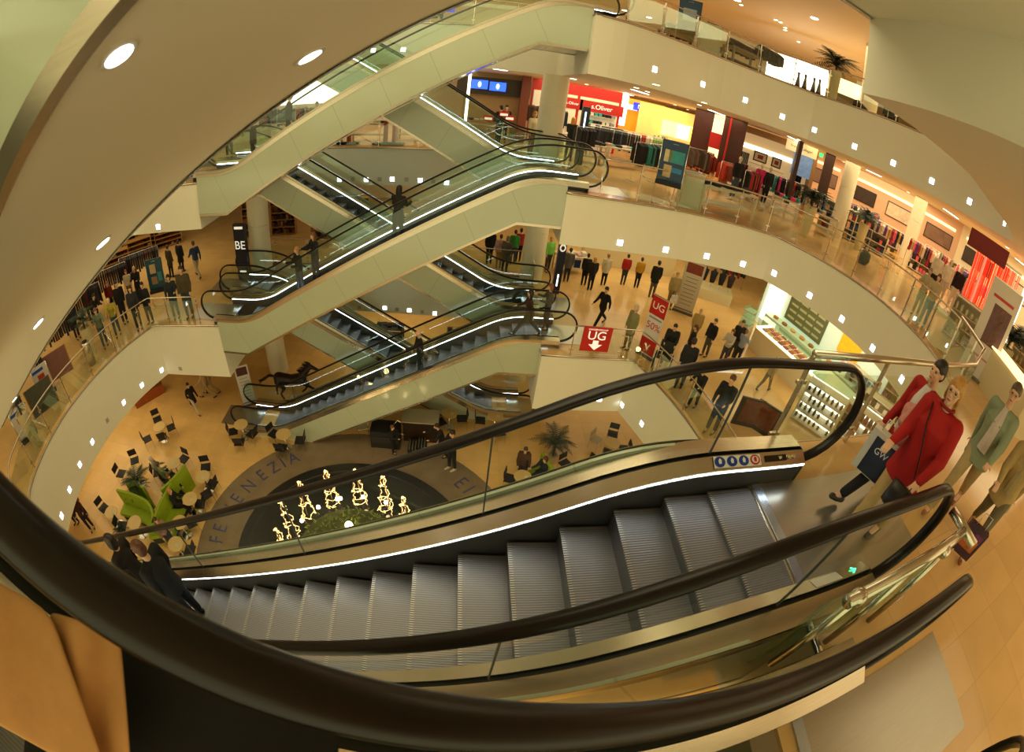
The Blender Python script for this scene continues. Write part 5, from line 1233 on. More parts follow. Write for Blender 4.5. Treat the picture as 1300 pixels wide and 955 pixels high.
for k, (px, py, y, c) in enumerate(((1196, 385, 9.2, 'd8ccb8'), (1207, 392, 8.8, 'e0d4c0'), (1218, 398, 8.6, '1a0e14'), (1230, 395, 9.2, 'e8dcc8'))):
    p = Vector((12.1+.25*k, 7.0-.42*k, L2+.12)); mannequin(p, 200, 'white mannequin in dark briefs on the round plinth, %s' % ('leftmost', 'second from left', 'third from left', 'rightmost')[k], c, .92, legs=('1a1416', 'c8b8a8', 'd8ccb8', '2a1418')[k])
t = thing('round_plinth', 'wavy white plinth carrying four mannequins', 'plinth', (12.4, 6.3, L2), -1.0); b = MB(); b.lathe([(1.15, 0), (1.15, .1), (1.1, .12)], (0, 0, 0), mat('plinth_white', 'c8c4a8', .25, var=.03), n=10, sx=1.0, sy=.6); b.build('body', t)
# bead curtain
pc = Vector((12.9, 4.9, L2)); t = thing('bead_curtain', 'tall curtain of red and pink beads at right', 'curtain', pc, math.radians(yaw_cam(pc)+90))
b = MB(); b.box((0, 0, 2.75), (2.0, .5, .08), STEEL); b.build('top_rail', t)
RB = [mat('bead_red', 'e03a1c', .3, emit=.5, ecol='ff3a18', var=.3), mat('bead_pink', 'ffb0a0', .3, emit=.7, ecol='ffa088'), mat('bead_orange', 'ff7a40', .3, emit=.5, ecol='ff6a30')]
b = MB()
for k in range(150):
    x = RG.uniform(-1, 1); y = RG.uniform(-.22, .22); m = RB[0] if x*x < .25 and RG.random() < .8 else RB[RG.randrange(3)]
    b.tube([(x, y, 2.7), (x*.96, y, RG.uniform(.1, .6))], .012, m, n=4)
o = b.build('beads', t); o['kind'] = 'stuff'
t = panel_on(1255, 315, 4.2, 1.4, .5, mat('sign_darkred', '7a1410', .4), 'dark red hanging sign above the bead curtain', 'hanging_sign', ang=-1.2)
t = thing('light_tube', 'bundle of bright white light tubes right of the bead curtain', 'lamp', (13.1, 3.6, L2)); b = MB()
for k in range(6): b.tube([(.06*k, .05*(k % 2), .0), (.06*k, .05*(k % 2), 2.6)], .02, GLOWW, n=6)
b.build('tubes', t)
banner(1232, 478, L2, .95, 2.25, 'tall white banner with a picture of a leg at the right gallery', 'd8ccc0', [('box', .08, .56, .6, .42, '6a4a4a'), ('box', .1, .56, .2, .4, 'd8a890'), ('box', 0, .84, .7, .03, 'c03a30'), ('box', 0, .2, .5, .02, 'c08a80')], yaw=205)
t = thing('white_counter', 'long low white counter behind the person in red', 'counter', (8.6, 1.7, L2), math.radians(62)); b = MB(); b.box((0, 0, .45), (3.0, .7, .9), mat('counter_cream', 'd8c8a0', .35, var=.03)); b.build('body', t)
b = MB(); b.box((0, 0, .92), (3.1, .8, .04), GLOW); b.build('lit_edge', t)
for k, (x, y) in enumerate(((10.4, 3.9), (11.2, .9), (13.0, 2.2))):
    t = shelf_unit(Vector((x, y, L2)), yaw_cam((x, y)), 'shelf of bright small goods at the right edge, %s' % ('nearest the banner', 'in front', 'further back')[k], 1.8, 1.2, 3, ['c8b078', 'e8d8a8', 'b89050', 'd8c898'], 9, .4, kind='flask')
for (px, py, hd, lb, kw) in (((1160, 400, (1180, 340), 'grey-haired man in a pale jacket and grey trousers at the gallery rail', dict(top='b8a880', legs='7a6a44', hair='9a7a58', pose='hold'))), ((1168, 414, (1192, 348), 'woman in a cream jacket and blue jeans beside the grey-haired man', dict(top='b8a078', legs='48607a', hair='6a3a1c', style='bob', pose='hold')))):
    pp(px, py, L2, lb, hd, yaw=195, **kw)
t = thing('wire_basket', 'gold wire basket stand on the floor by the gallery rail', 'basket', onz(1128, 345, L2)); b = MB()
for i in range(7): b.tube([(-.4+.13*i, -.25, .0), (-.4+.13*i, -.25, .7), (-.4+.13*i, .25, .7), (-.4+.13*i, .25, .0)], .008, mat('gold_wire', 'c8983a', .3, .9), n=4)
for z in (.1, .4, .7): b.tube([(-.4, -.25, z), (.4, -.25, z), (.4, .25, z), (-.4, .25, z)], .008, mat('gold_wire', 'c8983a', .3, .9), n=4, closed=True)
b.build('wirework', t)
t = thing('handbag', 'dark patterned bag on a stool behind the rail below the pillar', 'bag', onz(1094, 335, L2)); b = MB(); b.lathe([(.2, .0), (.32, .15), (.3, .4), (.12, .5)], (0, 0, 0), fabric('2a2624'), n=14, sy=.6); b.build('body', t, True); b = MB(); b.tube([(-.15, 0, .45), (-.1, 0, .7), (.1, 0, .7), (.15, 0, .45)], .015, fabric('181414'), n=6); b.build('handle', t, True)
# rear gallery: red uprights and black benches
for k, px in enumerate((432, 443, 489, 500)):
    p = Vector((ony(px, 180, 16.9).x, 16.9, L2)); t = thing('red_stand', 'red upright display stand behind the rear rail, %s from the left' % ('first', 'second', 'third', 'fourth')[k], 'stand', p)
    b = MB(); b.box((0, 0, .5), (.12, .3, 1.0), mat('stand_red', 'a83a1c', .5, var=.1)); b.build('upright', t); b = MB(); b.box((0, -.2, .04), (.9, .5, .06), BLK); b.build('base', t)
stack_table(Vector((-7.2, 17.8, L2)), -90, 'pale table seen between red stands behind the rear rail', ['2a2420', 'd8c8a8'], 1.6, .7, .8, 5)
stack_table(Vector((-5.2, 18.2, L2)), -90, 'second pale table behind the rear rail, right', ['1a1820', 'b89a80'], 1.6, .7, .8, 5)
# far left shop on the same storey, seen above the uppermost escalator
panel_on(372, 108, 22, 6.0, 2.2, GLOWW, 'bright white lit wall of the shop above the uppermost escalator', 'glow_panel', 'wall panel')  # the wall's bright light comes from the panel's own emission
for k, (px, lb) in enumerate(((352, 'left'), (372, 'middle'), (392, 'right'))):
    clothes_rack(Vector((ony(px, 130, 19.5-k*.4).x, 19.5-k*.4, L2)), -60, 'rack of dark clothes before the bright wall above the uppermost escalator, '+lb, DARKC+['8a6a5a', 'c8b8a8', 'a83a2a'], 1.5, 1.5, 12)
person('person in a black leather jacket with an orange sign behind at upper left', Vector((ony(403, 120, 18).x, 18, L2)), -80, 'stand', top='0a0a0c', legs='0c0c10', hair='3a2014')
for k, x in enumerate((-13.2, -12.3)): person(('person in brown standing behind the uppermost escalator foot, left', 'person in a dark coat behind the uppermost escalator foot, right')[k], Vector((x, 14.2+.5*k, L2)), -70, 'stand', top=('4a3624', '15131a')[k], legs='15131a', hair='3a2414')
clothes_rack(Vector((-13.6, 17, L2)), -60, 'rack of pale yellow clothes at far upper left', ['a89a5a', '8a8448', '6a5a30'], 1.3, 1.4, 10)
# ============ top storey
def top_fix(px, py, y): p = ony(px, py, y); p.z = L3; return p
t = thing('white_box_column', 'square white planter box behind the top gallery rail', 'planter', top_fix(897, 60, 13.2)); b = MB(); b.box((0, 0, .65), (.75, .6, 1.3), mat('plinth_white', 'c8c4a8', .25, var=.03)); b.build('body', t); b = MB(); leaves(b, (0, 0, 1.3), 14, .35); b.build('foliage', t, fix=False)
poster_stand(870, 45, L3, 'poster stand with dark tray behind the top gallery rail', '2a4a6a', ((0, .5, .6, .4, '9ab0c8'),), yaw=-110)
bpy.data.objects['poster_stand.001'].location = top_fix(870, 60, 12.9)
for k, px in enumerate((915, 938, 958)):
    clothes_rack(top_fix(px, 80, 13.0-.25*k), -75, 'rack of dark garments behind the top gallery rail, %s of three' % ('left', 'middle', 'right')[k], DARKC, 1.25, 1.35, 12, L=.5)
    stack_table(top_fix(px+6, 85, 12.4-.25*k), -75, 'steel table of dark clothes at the top gallery rail, %s of three' % ('left', 'middle', 'right')[k], DARKC+['3a4440'], 1.5, .6, .75, 7, m=mat('table_steel', '7a7668', .4, .5))
tall_planter(0, 0, L3, 'tall pale planter with a drooping palm on the top storey', h=1.25, seed=21, p=top_fix(1058, 110, 11.4), n=34, L=1.1)
panel_on(1012, 92, 16.5, 3.0, 1.3, GLOWW, 'bright lit display wall with bottles on the top storey', 'glow_panel', 'wall panel', ang=-.6)
for k, (px, py) in enumerate(((1013, 103), (1022, 104), (1033, 108), (1040, 110))):
    t = thing('tall_vase', 'dark tall vase before the lit wall on the top storey, %s of four' % ('first', 'second', 'third', 'fourth')[k], 'vase', top_fix(px, py, 13.4-.2*k)); b = MB(); b.lathe([(.08, 0), (.12, .3), (.04, .8), (.06, .95)], (0, 0, 0), fabric('3a2418', True), n=12); b.build('body', t, True)
panel_on(1075, 112, 16.0, 2.4, .8, GLOW, 'glowing round-topped lamp wall right of the drooping palm', 'glow_panel', 'wall panel', ang=-.7)
p = top_fix(1103, 130, 12.5); column(p.x, p.y, L3, ZT, .42, '')
for k, px in enumerate((1090, 1142, 1168, 1185)):
    clothes_rack(top_fix(px, 150, (12.0, 9.6, 8.8, 8.0)[k]), -60, 'low dark display at the end of the top gallery, %s' % ('beside the round pillar', 'first beyond the pillar', 'second beyond the pillar', 'last one')[k], DARKC, 1.2, .75, 9, L=.4)
panel_on(562, 10, 20, 1.1, .4, mat('sign_blue', '1a30c0', .4, emit=.8, ecol='1a38ff'), 'small glowing blue sign at the top storey between the escalators', txt='Mexx', tm=LW, ts=.28)
panel_on(510, 20, 19, .9, .6, mat('red_white_box', 'd03a2a', .5, emit=.4, ecol='ff5a40'), 'small red light box on the top storey at upper left', 'light_box', 'sign')
panel_on(519, 19, 19.2, .35, .9, GLOWW, 'white upright light box next to the red one', 'light_box', 'sign')
clothes_rack(Vector((-5.4, 18.6, L3)), -90, 'rack of mixed clothes on the top storey behind the rear rail', DARKC+['8a6a4a'], 1.6, 1.4, 12)
# ============ lower gallery storey, right side
g1 = lambda px, py: onz(px, py, L1)
P1 = [(760, 413, (768, 361), 'man in a black suit and open white shirt striding past the red arrow sign', dict(yaw=215, pose='stride', top='0c0b0d', legs='0c0b0d', hair='1a100a')),
 (794, 443, (809, 388), 'elderly person in a pale green coat beside the red arrow sign', dict(yaw=200, pose='stand', top='8a8458', legs='7a7450', hair='c8b890', style='bob', coat=.7)),
 (748, 368, (755, 327), 'fair-haired person in a dark coat at the rear right', dict(yaw=90, pose='stand', top='14121a', legs='14121a', hair='b88a40', style='long')),
 (740, 362, (746, 325), 'person in a black coat left of the fair-haired one', dict(yaw=80, pose='stand', top='0e0c10', legs='100e12', hair='1a100a')),
 (765, 362, (768, 322), 'person in a white coat at the rear counter', dict(yaw=80, pose='stand', top='c8bca0', legs='100e12', hair='8a6a4a', coat=.5)),
 (790, 361, (796, 325), 'person in a red and white jacket at the rear counter', dict(yaw=80, pose='stand', top='a01818', legs='2a3448', hair='2a1a10')),
 (807, 365, (815, 328), 'person in a yellow-ochre jacket at the rear counter', dict(yaw=80, pose='stand', top='b88a10', legs='161420', hair='2a1a10')),
 (826, 377, (838, 332), 'person in a long black coat and grey trousers seen from behind', dict(yaw=75, pose='stand', top='0c0b0d', legs='5a5650', hair='1a100a', coat=.5)),
 (848, 392, (853, 343), 'elderly person in a pale patterned jacket carrying a white bag', dict(yaw=250, pose='stand', top='a89868', legs='8a7a50', hair='b0a080')),
 (876, 437, (888, 391), 'bald person in a beige jacket near the white banner', dict(yaw=250, pose='stand', top='b09458', legs='7a6a40', hair='b8906a', style='bald')),
 (893, 452, (909, 405), 'man in a black jacket and grey trousers, hands behind him', dict(yaw=200, pose='stand', top='0c0b0e', legs='4a4640', hair='6a4a34')),
 (926, 456, (942, 406), 'man in a dark brown jacket left of the bright bakery counter', dict(yaw=240, pose='stand', top='1c1814', legs='4a4438', hair='5a4a3a')),
 (915, 462, (926, 433), 'woman in a white blouse in front of the bakery counter', dict(yaw=210, pose='hold', top='b8b0a0', legs='3a3a44', hair='6a4424', style='bob')),
 (932, 462, (946, 420), 'person in a pale blue shirt with a dark bag at the bakery counter', dict(yaw=30, pose='hold', top='8a90a0', legs='20242c', hair='8a6a4a')),
 (868, 462, (879, 432), 'brown-haired child in black behind the wheelchair', dict(yaw=160, pose='stand', top='0e0c0e', legs='121014', hair='5a3418', h=.85)),
 (842, 462, (866, 412), 'person in a big dark coat pushing the wheelchair', dict(yaw=240, pose='push', top='14110c', legs='100e0c', hair='0e0a08', build=1.25, coat=.4)),
 (877, 517, (901, 466), 'person in dark clothes leaning at the lower rail under the near handrail', dict(yaw=215, pose='lean', top='15140f', legs='121216', hair='8a4a30')),
 (900, 549, (937, 478), 'man in a black jacket and blue jeans leaning at the lower rail', dict(yaw=215, pose='rail', top='100f0d', legs='2a3448', hair='5a3218')),
 (968, 496, (992, 455), 'person in a pale jacket and grey trousers in front of the cream counter', dict(yaw=20, pose='walk', top='a89c78', legs='7a7664', hair='b89a60')),
 (860, 492, None, 'person in blue jeans partly behind the near handrail', dict(yaw=60, pose='stand', top='1c1c20', legs='2a3850', hair='2a1a10', h=1.0)),
 (640, 345, (641, 300), 'person in a long grey coat left of the lower round column', dict(yaw=60, pose='stand', top='5a5048', legs='2a2424', hair='8a6a4a', style='bob', coat=1.0)),
 (650, 335, (650, 292), 'person in a green pullover left of the lower round column', dict(yaw=90, pose='stand', top='3a8a3a', legs='3a4456', hair='3a2414')),
 (657, 332, (657, 290), 'person in a red top next to the green pullover', dict(yaw=90, pose='stand', top='a81418', legs='121014', hair='2a1a10')),
 (632, 340, (632, 298), 'person in a white and red top left of the grey coat', dict(yaw=90, pose='stand', top='c89a90', legs='a87a3a', hair='3a2414')),
 (620, 335, (618, 290), 'person in black furthest left in the rear queue', dict(yaw=90, pose='stand', top='0c0a0c', legs='0e0c10', hair='120a08', coat=.6)),
 (694, 345, (697, 300), 'person with blonde hair in a bright green top right of the lower round column', dict(yaw=-70, pose='stand', top='7ac050', legs='3a3a34', hair='c8a060', style='bob')),
 (718, 357, (722, 315), 'person in a grey coat at the display right of the lower round column', dict(yaw=80, pose='stand', top='5a564e', legs='2a3444', hair='3a2c20', coat=.5))]
for px, py, hd, lb, kw in P1: pp(px, py, L1, lb, hd, **kw)
def carry(px, py, z, label, c, s=(.26, .1, .34)):
    p = onz(px, py, z); t = thing('carrier_bag', label, 'bag', p); b = MB(); b.box((0, 0, 0), s, fabric(c)); b.build('body', t); b = MB(); b.tube([(-.07, 0, s[2]/2), (-.05, 0, s[2]/2+.12), (.05, 0, s[2]/2+.12), (.07, 0, s[2]/2)], .006, fabric(c), n=5); b.build('handle', t)
carry(856, 380, L1+.6, 'white plastic bag hanging from the hand of the patterned jacket', 'd8d4cc'); carry(733, 335, L1+.75, 'blue and white bag held near the display right of the lower round column', '1c2c5a')
# wheelchair
p = g1(838, 468); t = thing('wheelchair', 'wheelchair pushed by the person in the big dark coat', 'wheelchair', p, math.radians(150))
for s in (-1, 1):
    b = MB(); b.tube([(s*.28, .05+.3*math.cos(a), .3+.3*math.sin(a)) for a in [2*PI*k/20 for k in range(20)]], .018, BLACKR, n=6, closed=True)
    for k in range(4): b.tube([(s*.28, .05+.29*math.cos(k*PI/4), .3+.29*math.sin(k*PI/4)), (s*.28, .05-.29*math.cos(k*PI/4), .3-.29*math.sin(k*PI/4))], .005, CHR, n=4)
    b.build('wheel', t, True)
    b = MB(); b.tube([(s*.22, .4, .1+.09*math.sin(a)) if False else (s*.22, .42+.08*math.cos(a), .09+.08*math.sin(a)) for a in [2*PI*k/12 for k in range(12)]], .012, BLACKR, n=5, closed=True); b.build('caster', t, True)
    b = MB(); b.tube([(s*.24, -.3, .95), (s*.24, -.22, .9), (s*.24, -.2, .5), (s*.24, .3, .5), (s*.22, .42, .18)], .014, CHR, n=6); b.build('side_frame', t, True)
b = MB(); b.box((0, .05, .5), (.46, .44, .04), BLK); b.build('seat', t); b = MB(); b.box((0, -.19, .75), (.46, .03, .4), BLK); b.build('backrest', t)
# red arrow sign on the railing (flat board) and lettering
pa, pb = ony(757, 431, 10.05), None
t = thing('arrow_sign', 'square red sign with UG and a white down arrow on the lower rail', 'sign', ony(757, 431, 9.98), 0)
b = MB(); b.box((0, 0, 0), (.92, .02, .86), RED); b.build('board', t)
text('UG', .42, LW, Vector((0, -.014, .12)), RU, t, 'lettering', .002); text('SONDERVERKAUF', .075, LW, Vector((0, -.014, .34)), RU, t, 'lettering', .002)
b = MB(); b.add([(-.09, -.013, -.04), (.09, -.013, -.04), (.09, -.013, -.18), (.22, -.013, -.18), (0, -.013, -.38), (-.22, -.013, -.18), (-.09, -.013, -.18)], [tuple(range(7))], LW); b.build('arrow', t, fix=False)
banner(818, 452, L1, .62, 2.1, 'tall red and white UG 50% banner beside the lower rail', 'd8d0c8', [('box', 0, .84, 1.0, .3, 'b81c14'), ('text', 'UG', 0, .84, .34, 'f0ece4'), ('text', '50%', 0, .50, .34, 'c81a10'), ('box', 0, .15, 1.0, .26, 'b81c14'), ('text', 'v', 0, .16, .5, 'f0ece4'), ('box', 0, .64, .8, .03, '8a8a88')], yaw=215)
banner(866, 397, L1, .85, 2.2, 'tall cream banner with a red picture beside the plinth of black busts', 'd0c8b4', [('box', 0, .87, .8, .2, '8a3a24')]+lines(8, .15, .68)+[('box', 0, .04, .95, .02, '8a5a50')], yaw=238)
p = g1(903, 378); t = thing('white_plinth', 'low white plinth carrying black busts on the lower storey', 'plinth', p, math.radians(-25)); b = MB(); b.box((0, 0, .25), (1.8, 1.0, .5), mat('plinth_cream', 'd0c49c', .4, var=.03)); b.build('body', t); 
for k in range(4):
    q = p+Vector((-.6+.4*k, .25-.18*k, .5)); m_ = thing('display_bust', 'black display bust on the low white plinth, %s' % ('leftmost', 'second', 'third', 'rightmost')[k], 'bust', q); b = MB(); b.tube([(0, 0, 0), (0, 0, .3)], .02, CHR, n=6); b.build('rod', m_)
    b = MB(); b.lathe([(.13, .25), (.16, .45), (.18, .65), (.2, .78), (.08, .84), (.06, .92)], (0, 0, 0), fabric(('0e0c10', '14101a', '0c0b0d', '2a1418')[k]), n=14, sy=.62); b.build('torso', m_, True)
clothes_rack(g1(925, 362), -120, 'rack of dark and red clothes behind the black busts', DARKC+['7a1a1a'], 1.4, 1.4, 10)
# rear counter with goods
t = thing('sales_counter', 'long curved white sales counter in the rear of the lower storey', 'counter', g1(800, 345)+Vector((0, .6, 0)), -.1)
b = MB(); b.box((0, 0, .5), (4.6, .8, 1.0), mat('counter_cream', 'd8c8a0', .35, var=.03)); b.build('body', t)
for k in range(10): b = MB(); b.box((-2+.42*k, 0, 1.08), (.25, .3, .16), fabric(GOODS[k])); b.build('goods', t)
shelf_unit(Vector((5.5, 21.5, L1)), -100, 'wall shelf of white and red goods behind the sales counter', 4, 2.2, 5, ['d8c8b8', 'c83a2a', 'b8a888', '8a1a1a'], 16, .4)
stack_table(g1(700, 352)+Vector((0, .3, 0)), -80, 'table of white and pink goods beside the lower round column', ['d8c8c0', 'c89a98', 'd8d0c0'], 1.4, .8, .85, 6)
t = thing('light_pillar', 'dark blue pillar with a white round emblem right of the lower column', 'lamp', g1(704, 372)); b = MB(); b.box((0, 0, 1.1), (.3, .2, 2.2), mat('pillar_navy', '10163a', .3)); b.build('body', t); b = MB(); b.ball((0, -.11, 1.95), .12, LW, 16, 8, (1, .1, 1.3)); b.ball((0, -.125, 1.95), .07, mat('pillar_navy', '10163a', .3), 16, 8, (1, .1, 1.3)); b.build('emblem', t); b = MB(); b.box((0, -.11, .6), (.05, .02, .5), GLOWW); b.build('light_strip', t)
# bakery: L-shaped bright counter with trays, back wall with menu boards
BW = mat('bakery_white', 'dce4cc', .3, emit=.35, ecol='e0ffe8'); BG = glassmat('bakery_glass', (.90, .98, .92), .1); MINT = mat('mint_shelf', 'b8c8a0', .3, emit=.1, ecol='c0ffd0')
c0, c1 = onz(955, 446, L1), onz(1012, 500, L1)
ang = math.atan2(c1.y-c0.y, c1.x-c0.x); mid = (c0+c1)/2; ln = (c1-c0).length
t = thing('bakery_counter', 'bright glass bakery counter with trays of pastries', 'counter', mid, ang)
nsgn = 1
b = MB(); b.box((0, .45, .45), (ln+.6, .9, .9), mat('counter_cream', 'd8c8a0', .35, var=.03)); b.build('body', t)
b = MB(); b.box((0, .45, .95), (ln+.6, .86, .04), GLOWW); b.build('lit_tray_bed', t)
for i in range(9):
    for j in range(4):
        b = MB(); b.box((-ln/2+.1+ln*i/9, .16+.19*j, 1.0), (ln/9*.8, .14, .05), mat('pastry_%d' % ((i*3+j) % 5), ('b85a3a', 'c8884a', 'a83a30', 'd8a878', '8a3a20')[(i*3+j) % 5], .6, var=.4, scale=20)); b.build('pastry_tray', t)
b = MB(); b.box((0, .0, 1.15), (ln+.6, .012, .45), BG); b.box((0, .2, 1.38), (ln+.6, .42, .012), BG); b.build('glass_guard', t)
w0 = mid+Vector((-math.sin(ang), math.cos(ang), 0))*2.3
t = thing('bakery_wall', 'lit bakery rear wall with menu boards and a yellow picture', 'shop front', w0, ang)
b = MB(); b.box((0, .1, 1.35), (ln+4.5, .1, 2.7), BW); b.build('wall_panel', t)
b = MB(); b.box((-1.0, .03, 1.7), (2.2, .05, 1.3), mat('menu_board', '6a6e4a', .4, var=.5, scale=14)); b.build('menu_board', t)
for k in range(4):
    for q in range(4): b = MB(); b.box((-1.75+.5*k, 0, 1.25+.28*q), (.4, .02, .09), mat('menu_text', 'b8b890', .5, var=.4, scale=40)); b.build('menu_line', t)
b = MB(); b.box((1.5, .03, 1.8), (1.1, .05, .8), mat('yellow_picture', 'f0a820', .4, emit=.6, ecol='ffa818', var=.5, scale=5)); b.build('yellow_picture', t)
text('BACK', .3, mat('letter_orange', 'e0601a', .5, emit=.4, ecol='ff6010'), Vector((1.5, -.01, 1.25)), RU, t, 'lettering', .003)
b = MB(); b.box((-2.9, .02, 1.4), (1.0, .06, 2.2), GLOWW); b.build('light_panel', t)
b = MB(); b.box((0, -.4, .5), (ln+2.5, .6, .9), MINT); b.build('rear_counter', t)
for k in range(8): b = MB(); b.ball((-2.2+.55*k, -.42, 1.0), .15, mat('bread_%d' % (k % 3), ('b8803a', '8a5a28', 'c8a060')[k % 3], .7, var=.3, scale=12), 12, 8, (1, .7, .45)); b.build('bread_loaf', t)
for k, (px, py) in enumerate(((940, 432), (966, 402), (984, 388))):
    p = g1(px, py); t = thing('glass_display', 'mint-edged glass display tower left of the bakery, %s' % ('front', 'middle', 'rear')[k], 'display case', p, .5)
    b = MB(); b.box((0, 0, .4), (.6, .45, .8), WHT); b.build('base', t); b = MB(); b.box((0, 0, 1.15), (.58, .43, .7), BG); b.build('glass_case', t)
    for z in (.85, 1.1, 1.35): b = MB(); b.box((0, 0, z), (.54, .40, .02), MINT); b.build('shelf', t)
# cream counter in front and shelves seen through the near glass
t = thing('cream_counter', 'long cream counter seen through the near glass balustrade', 'counter', g1(1012, 508)+Vector((1.2, -.8, 0)), ang); b = MB(); b.box((0, 0, .5), (2.4, 1.0, 1.0), mat('counter_cream', 'd8c8a0', .35, var=.03)); b.build('body', t); b = MB(); b.box((0, 0, 1.02), (2.5, 1.1, .04), MINT); b.build('worktop', t)
for k, (px, py, cols, lb) in enumerate(((1040, 545, ['181014', '2a1a18', '4a2a1c'], 'white lit unit with dark perfume flasks'), (1068, 520, ['3a8ab0', 'c8b8d0', '20202a', '8a9ab0'], 'shelf of blue and grey goods'), (1075, 560, ['5a2a1a', '8a3a28', 'd8c0a0', '3a1c14'], 'shelf of brown shoes and purses'), (1100, 555, ['8a3a20', 'c86a4a', '2a1a14', 'd8c0a8'], 'second shelf of brown goods to the right'), (1110, 520, ['1a1414', '241c1c', 'a86a8a'], 'black rack of bags'), (1122, 500, ['6aa03a', 'e8c83a', 'd8506a', 'd8d0c0', '5a4a8a'], 'shelf of green and yellow small goods'), (1128, 560, ['3a2a24', '8a6a5a', '1a1414'], 'low stand of dark goods'))):
    p = g1(px, py); shelf_unit(p, yaw_cam(p), lb+' on the lower storey beyond the near landing', 1.5, 1.5, 4, cols, 8, .5, kind='flask' if k == 0 else 'box', back=GLOWW if k in (0, 2, 5) else WHT)
for k, (px, py) in enumerate(((942, 540), (962, 548))):
    p = g1(px, py); t = thing('poster_board', 'dark tilted board with a reddish food picture, %s of two' % ('left', 'right')[k], 'poster', p, math.radians(yaw_cam(p)+90+25-30*k))
    b = MB(); b.box((0, 0, .5), (.8, .06, 1.0), mat('board_dark', '1c140c', .4)); b.build('board', t); b = MB(); b.box((.05, -.035, .55), (.6, .01, .8), mat('food_print', '5a2a14', .4, var=.9, scale=7)); b.build('printed_area', t)
# ============ lower gallery storey, left side
PL = [(225, 404, (208, 350), 'woman with dark hair leaning at the left rail, left of the man in grey', dict(yaw=-60, pose='rail', top='1c222a', legs='2c3c50', hair='140c08', style='bob')),
 (242, 403, (230, 336), 'man in a grey-brown jacket and jeans at the left rail', dict(yaw=-70, pose='stand', top='4a4028', legs='34404e', hair='3a2414')),
 (219, 352, (212, 312), 'person in an olive coat behind the blue poster stand', dict(yaw=80, pose='stand', top='3a3420', legs='15131a', hair='3a2414', coat=.7)),
 (232, 345, (228, 305), 'person in a long black coat at the rear left', dict(yaw=90, pose='stand', top='0a0a0c', legs='0c0c10', hair='2a1a10', coat=1.0)),
 (252, 352, (245, 305), 'person in blue and pale trousers walking at the rear left', dict(yaw=150, pose='walk', top='2a4068', legs='b8ac90', hair='4a3420')),
 (180, 385, (176, 336), 'man in a black T-shirt facing the camera by the poster stand', dict(yaw=-70, pose='hold', top='0c0b0d', legs='100e12', hair='b07a50', style='bald')),
 (168, 382, (163, 345), 'person in white beside the man in the black T-shirt', dict(yaw=-60, pose='stand', top='c8b8a0', legs='3a3028', hair='8a3a20')),
 (145, 398, (139, 357), 'person in dark red in the left crowd', dict(yaw=-40, pose='stand', top='6a1014', legs='121014', hair='a84a20', style='bob')),
 (160, 410, (150, 356), 'person in black right of the dark red top', dict(yaw=-30, pose='stand', top='0c0b0d', legs='0e0d12', hair='2a1810')),
 (178, 418, (167, 362), 'woman with brown hair in dark grey in the left crowd', dict(yaw=-50, pose='stand', top='24222a', legs='1a1c24', hair='4a2c18', style='long')),
 (192, 410, (181, 358), 'person in black with a grey bag near the blue poster stand', dict(yaw=-80, pose='stand', top='0e0d10', legs='0e0d12', hair='2a1810')),
 (151, 426, (141, 374), 'fair-haired person in a yellow-green jacket and jeans at the left rail', dict(yaw=-50, pose='lean', top='a89a30', legs='3c4c5c', hair='d0b888')),
 (135, 440, (125, 386), 'person in pale grey-green at the left rail', dict(yaw=-40, pose='lean', top='6a745e', legs='4a545a', hair='7a5234')),
 (118, 408, (110, 356), 'person in black before the dark palm at far left', dict(yaw=-30, pose='stand', top='0c0a0a', legs='0e0d10', hair='100a08')),
 (128, 418, (116, 372), 'person in dark brown bending in the left crowd', dict(yaw=-10, pose='lean', top='1a120e', legs='100e10', hair='1a100a')),
 (100, 430, (92, 378), 'person in blue-grey partly behind the dark palm', dict(yaw=-20, pose='stand', top='2a3440', legs='1a2028', hair='140c08')),
 (83, 408, (75, 366), 'person in dark clothes at the cream underside edge', dict(yaw=-20, pose='stand', top='1c1a22', legs='15131a', hair='120a08'))]
for px, py, hd, lb, kw in PL: pp(px, py, L1, lb, hd, **kw)
poster_stand(206, 388, L1, 'blue poster stand in front of the left crowd', '1a4658', ((-.1, .68, .35, .3, 'c8a878'), (-.1, .3, .35, .25, '9a7a58'), (.25, .4, .25, .3, '3a8a9a')), h=1.25, yaw=-60)
tall_planter(121, 448, L1, 'pale planter with dark palm at the left rail', seed=30, h=1.1, n=26, L=.8)
tall_planter(48, 565, L1, 'pale planter further down the left rail', seed=31, h=1.2, n=10, L=.5)
p = g1(117, 462); t = thing('waste_bin', 'cylindrical steel bin beside the pale planter at the left rail', 'bin', p); b = MB(); b.lathe([(.19, 0), (.19, .75), (.16, .85), (.1, .88)], (0, 0, 0), STEEL, n=24); b.build('body', t, True); b = MB(); b.lathe([(.12, .88), (.12, .9)], (0, 0, 0), BLK, n=20); b.build('opening', t)
SH = ['1a1210', '3a2418', '0e0c0e', '5a3a24', '8a1a14', 'c8b090', '2a2420']
for k, (px, py) in enumerate(((150, 330), (165, 322), (185, 315), (205, 312), (178, 328), (150, 345))):
    p = g1(px, py); shelf_unit(p, yaw_cam(p), 'open rack of shoes at the rear left, %s' % ('leftmost in front', 'second from left', 'third from left', 'rightmost', 'low one in front', 'lowest near the spotlight')[k], 1.6, 1.1, 4, SH, 7, .5, kind='shoe', m=OAK, back=OAK)
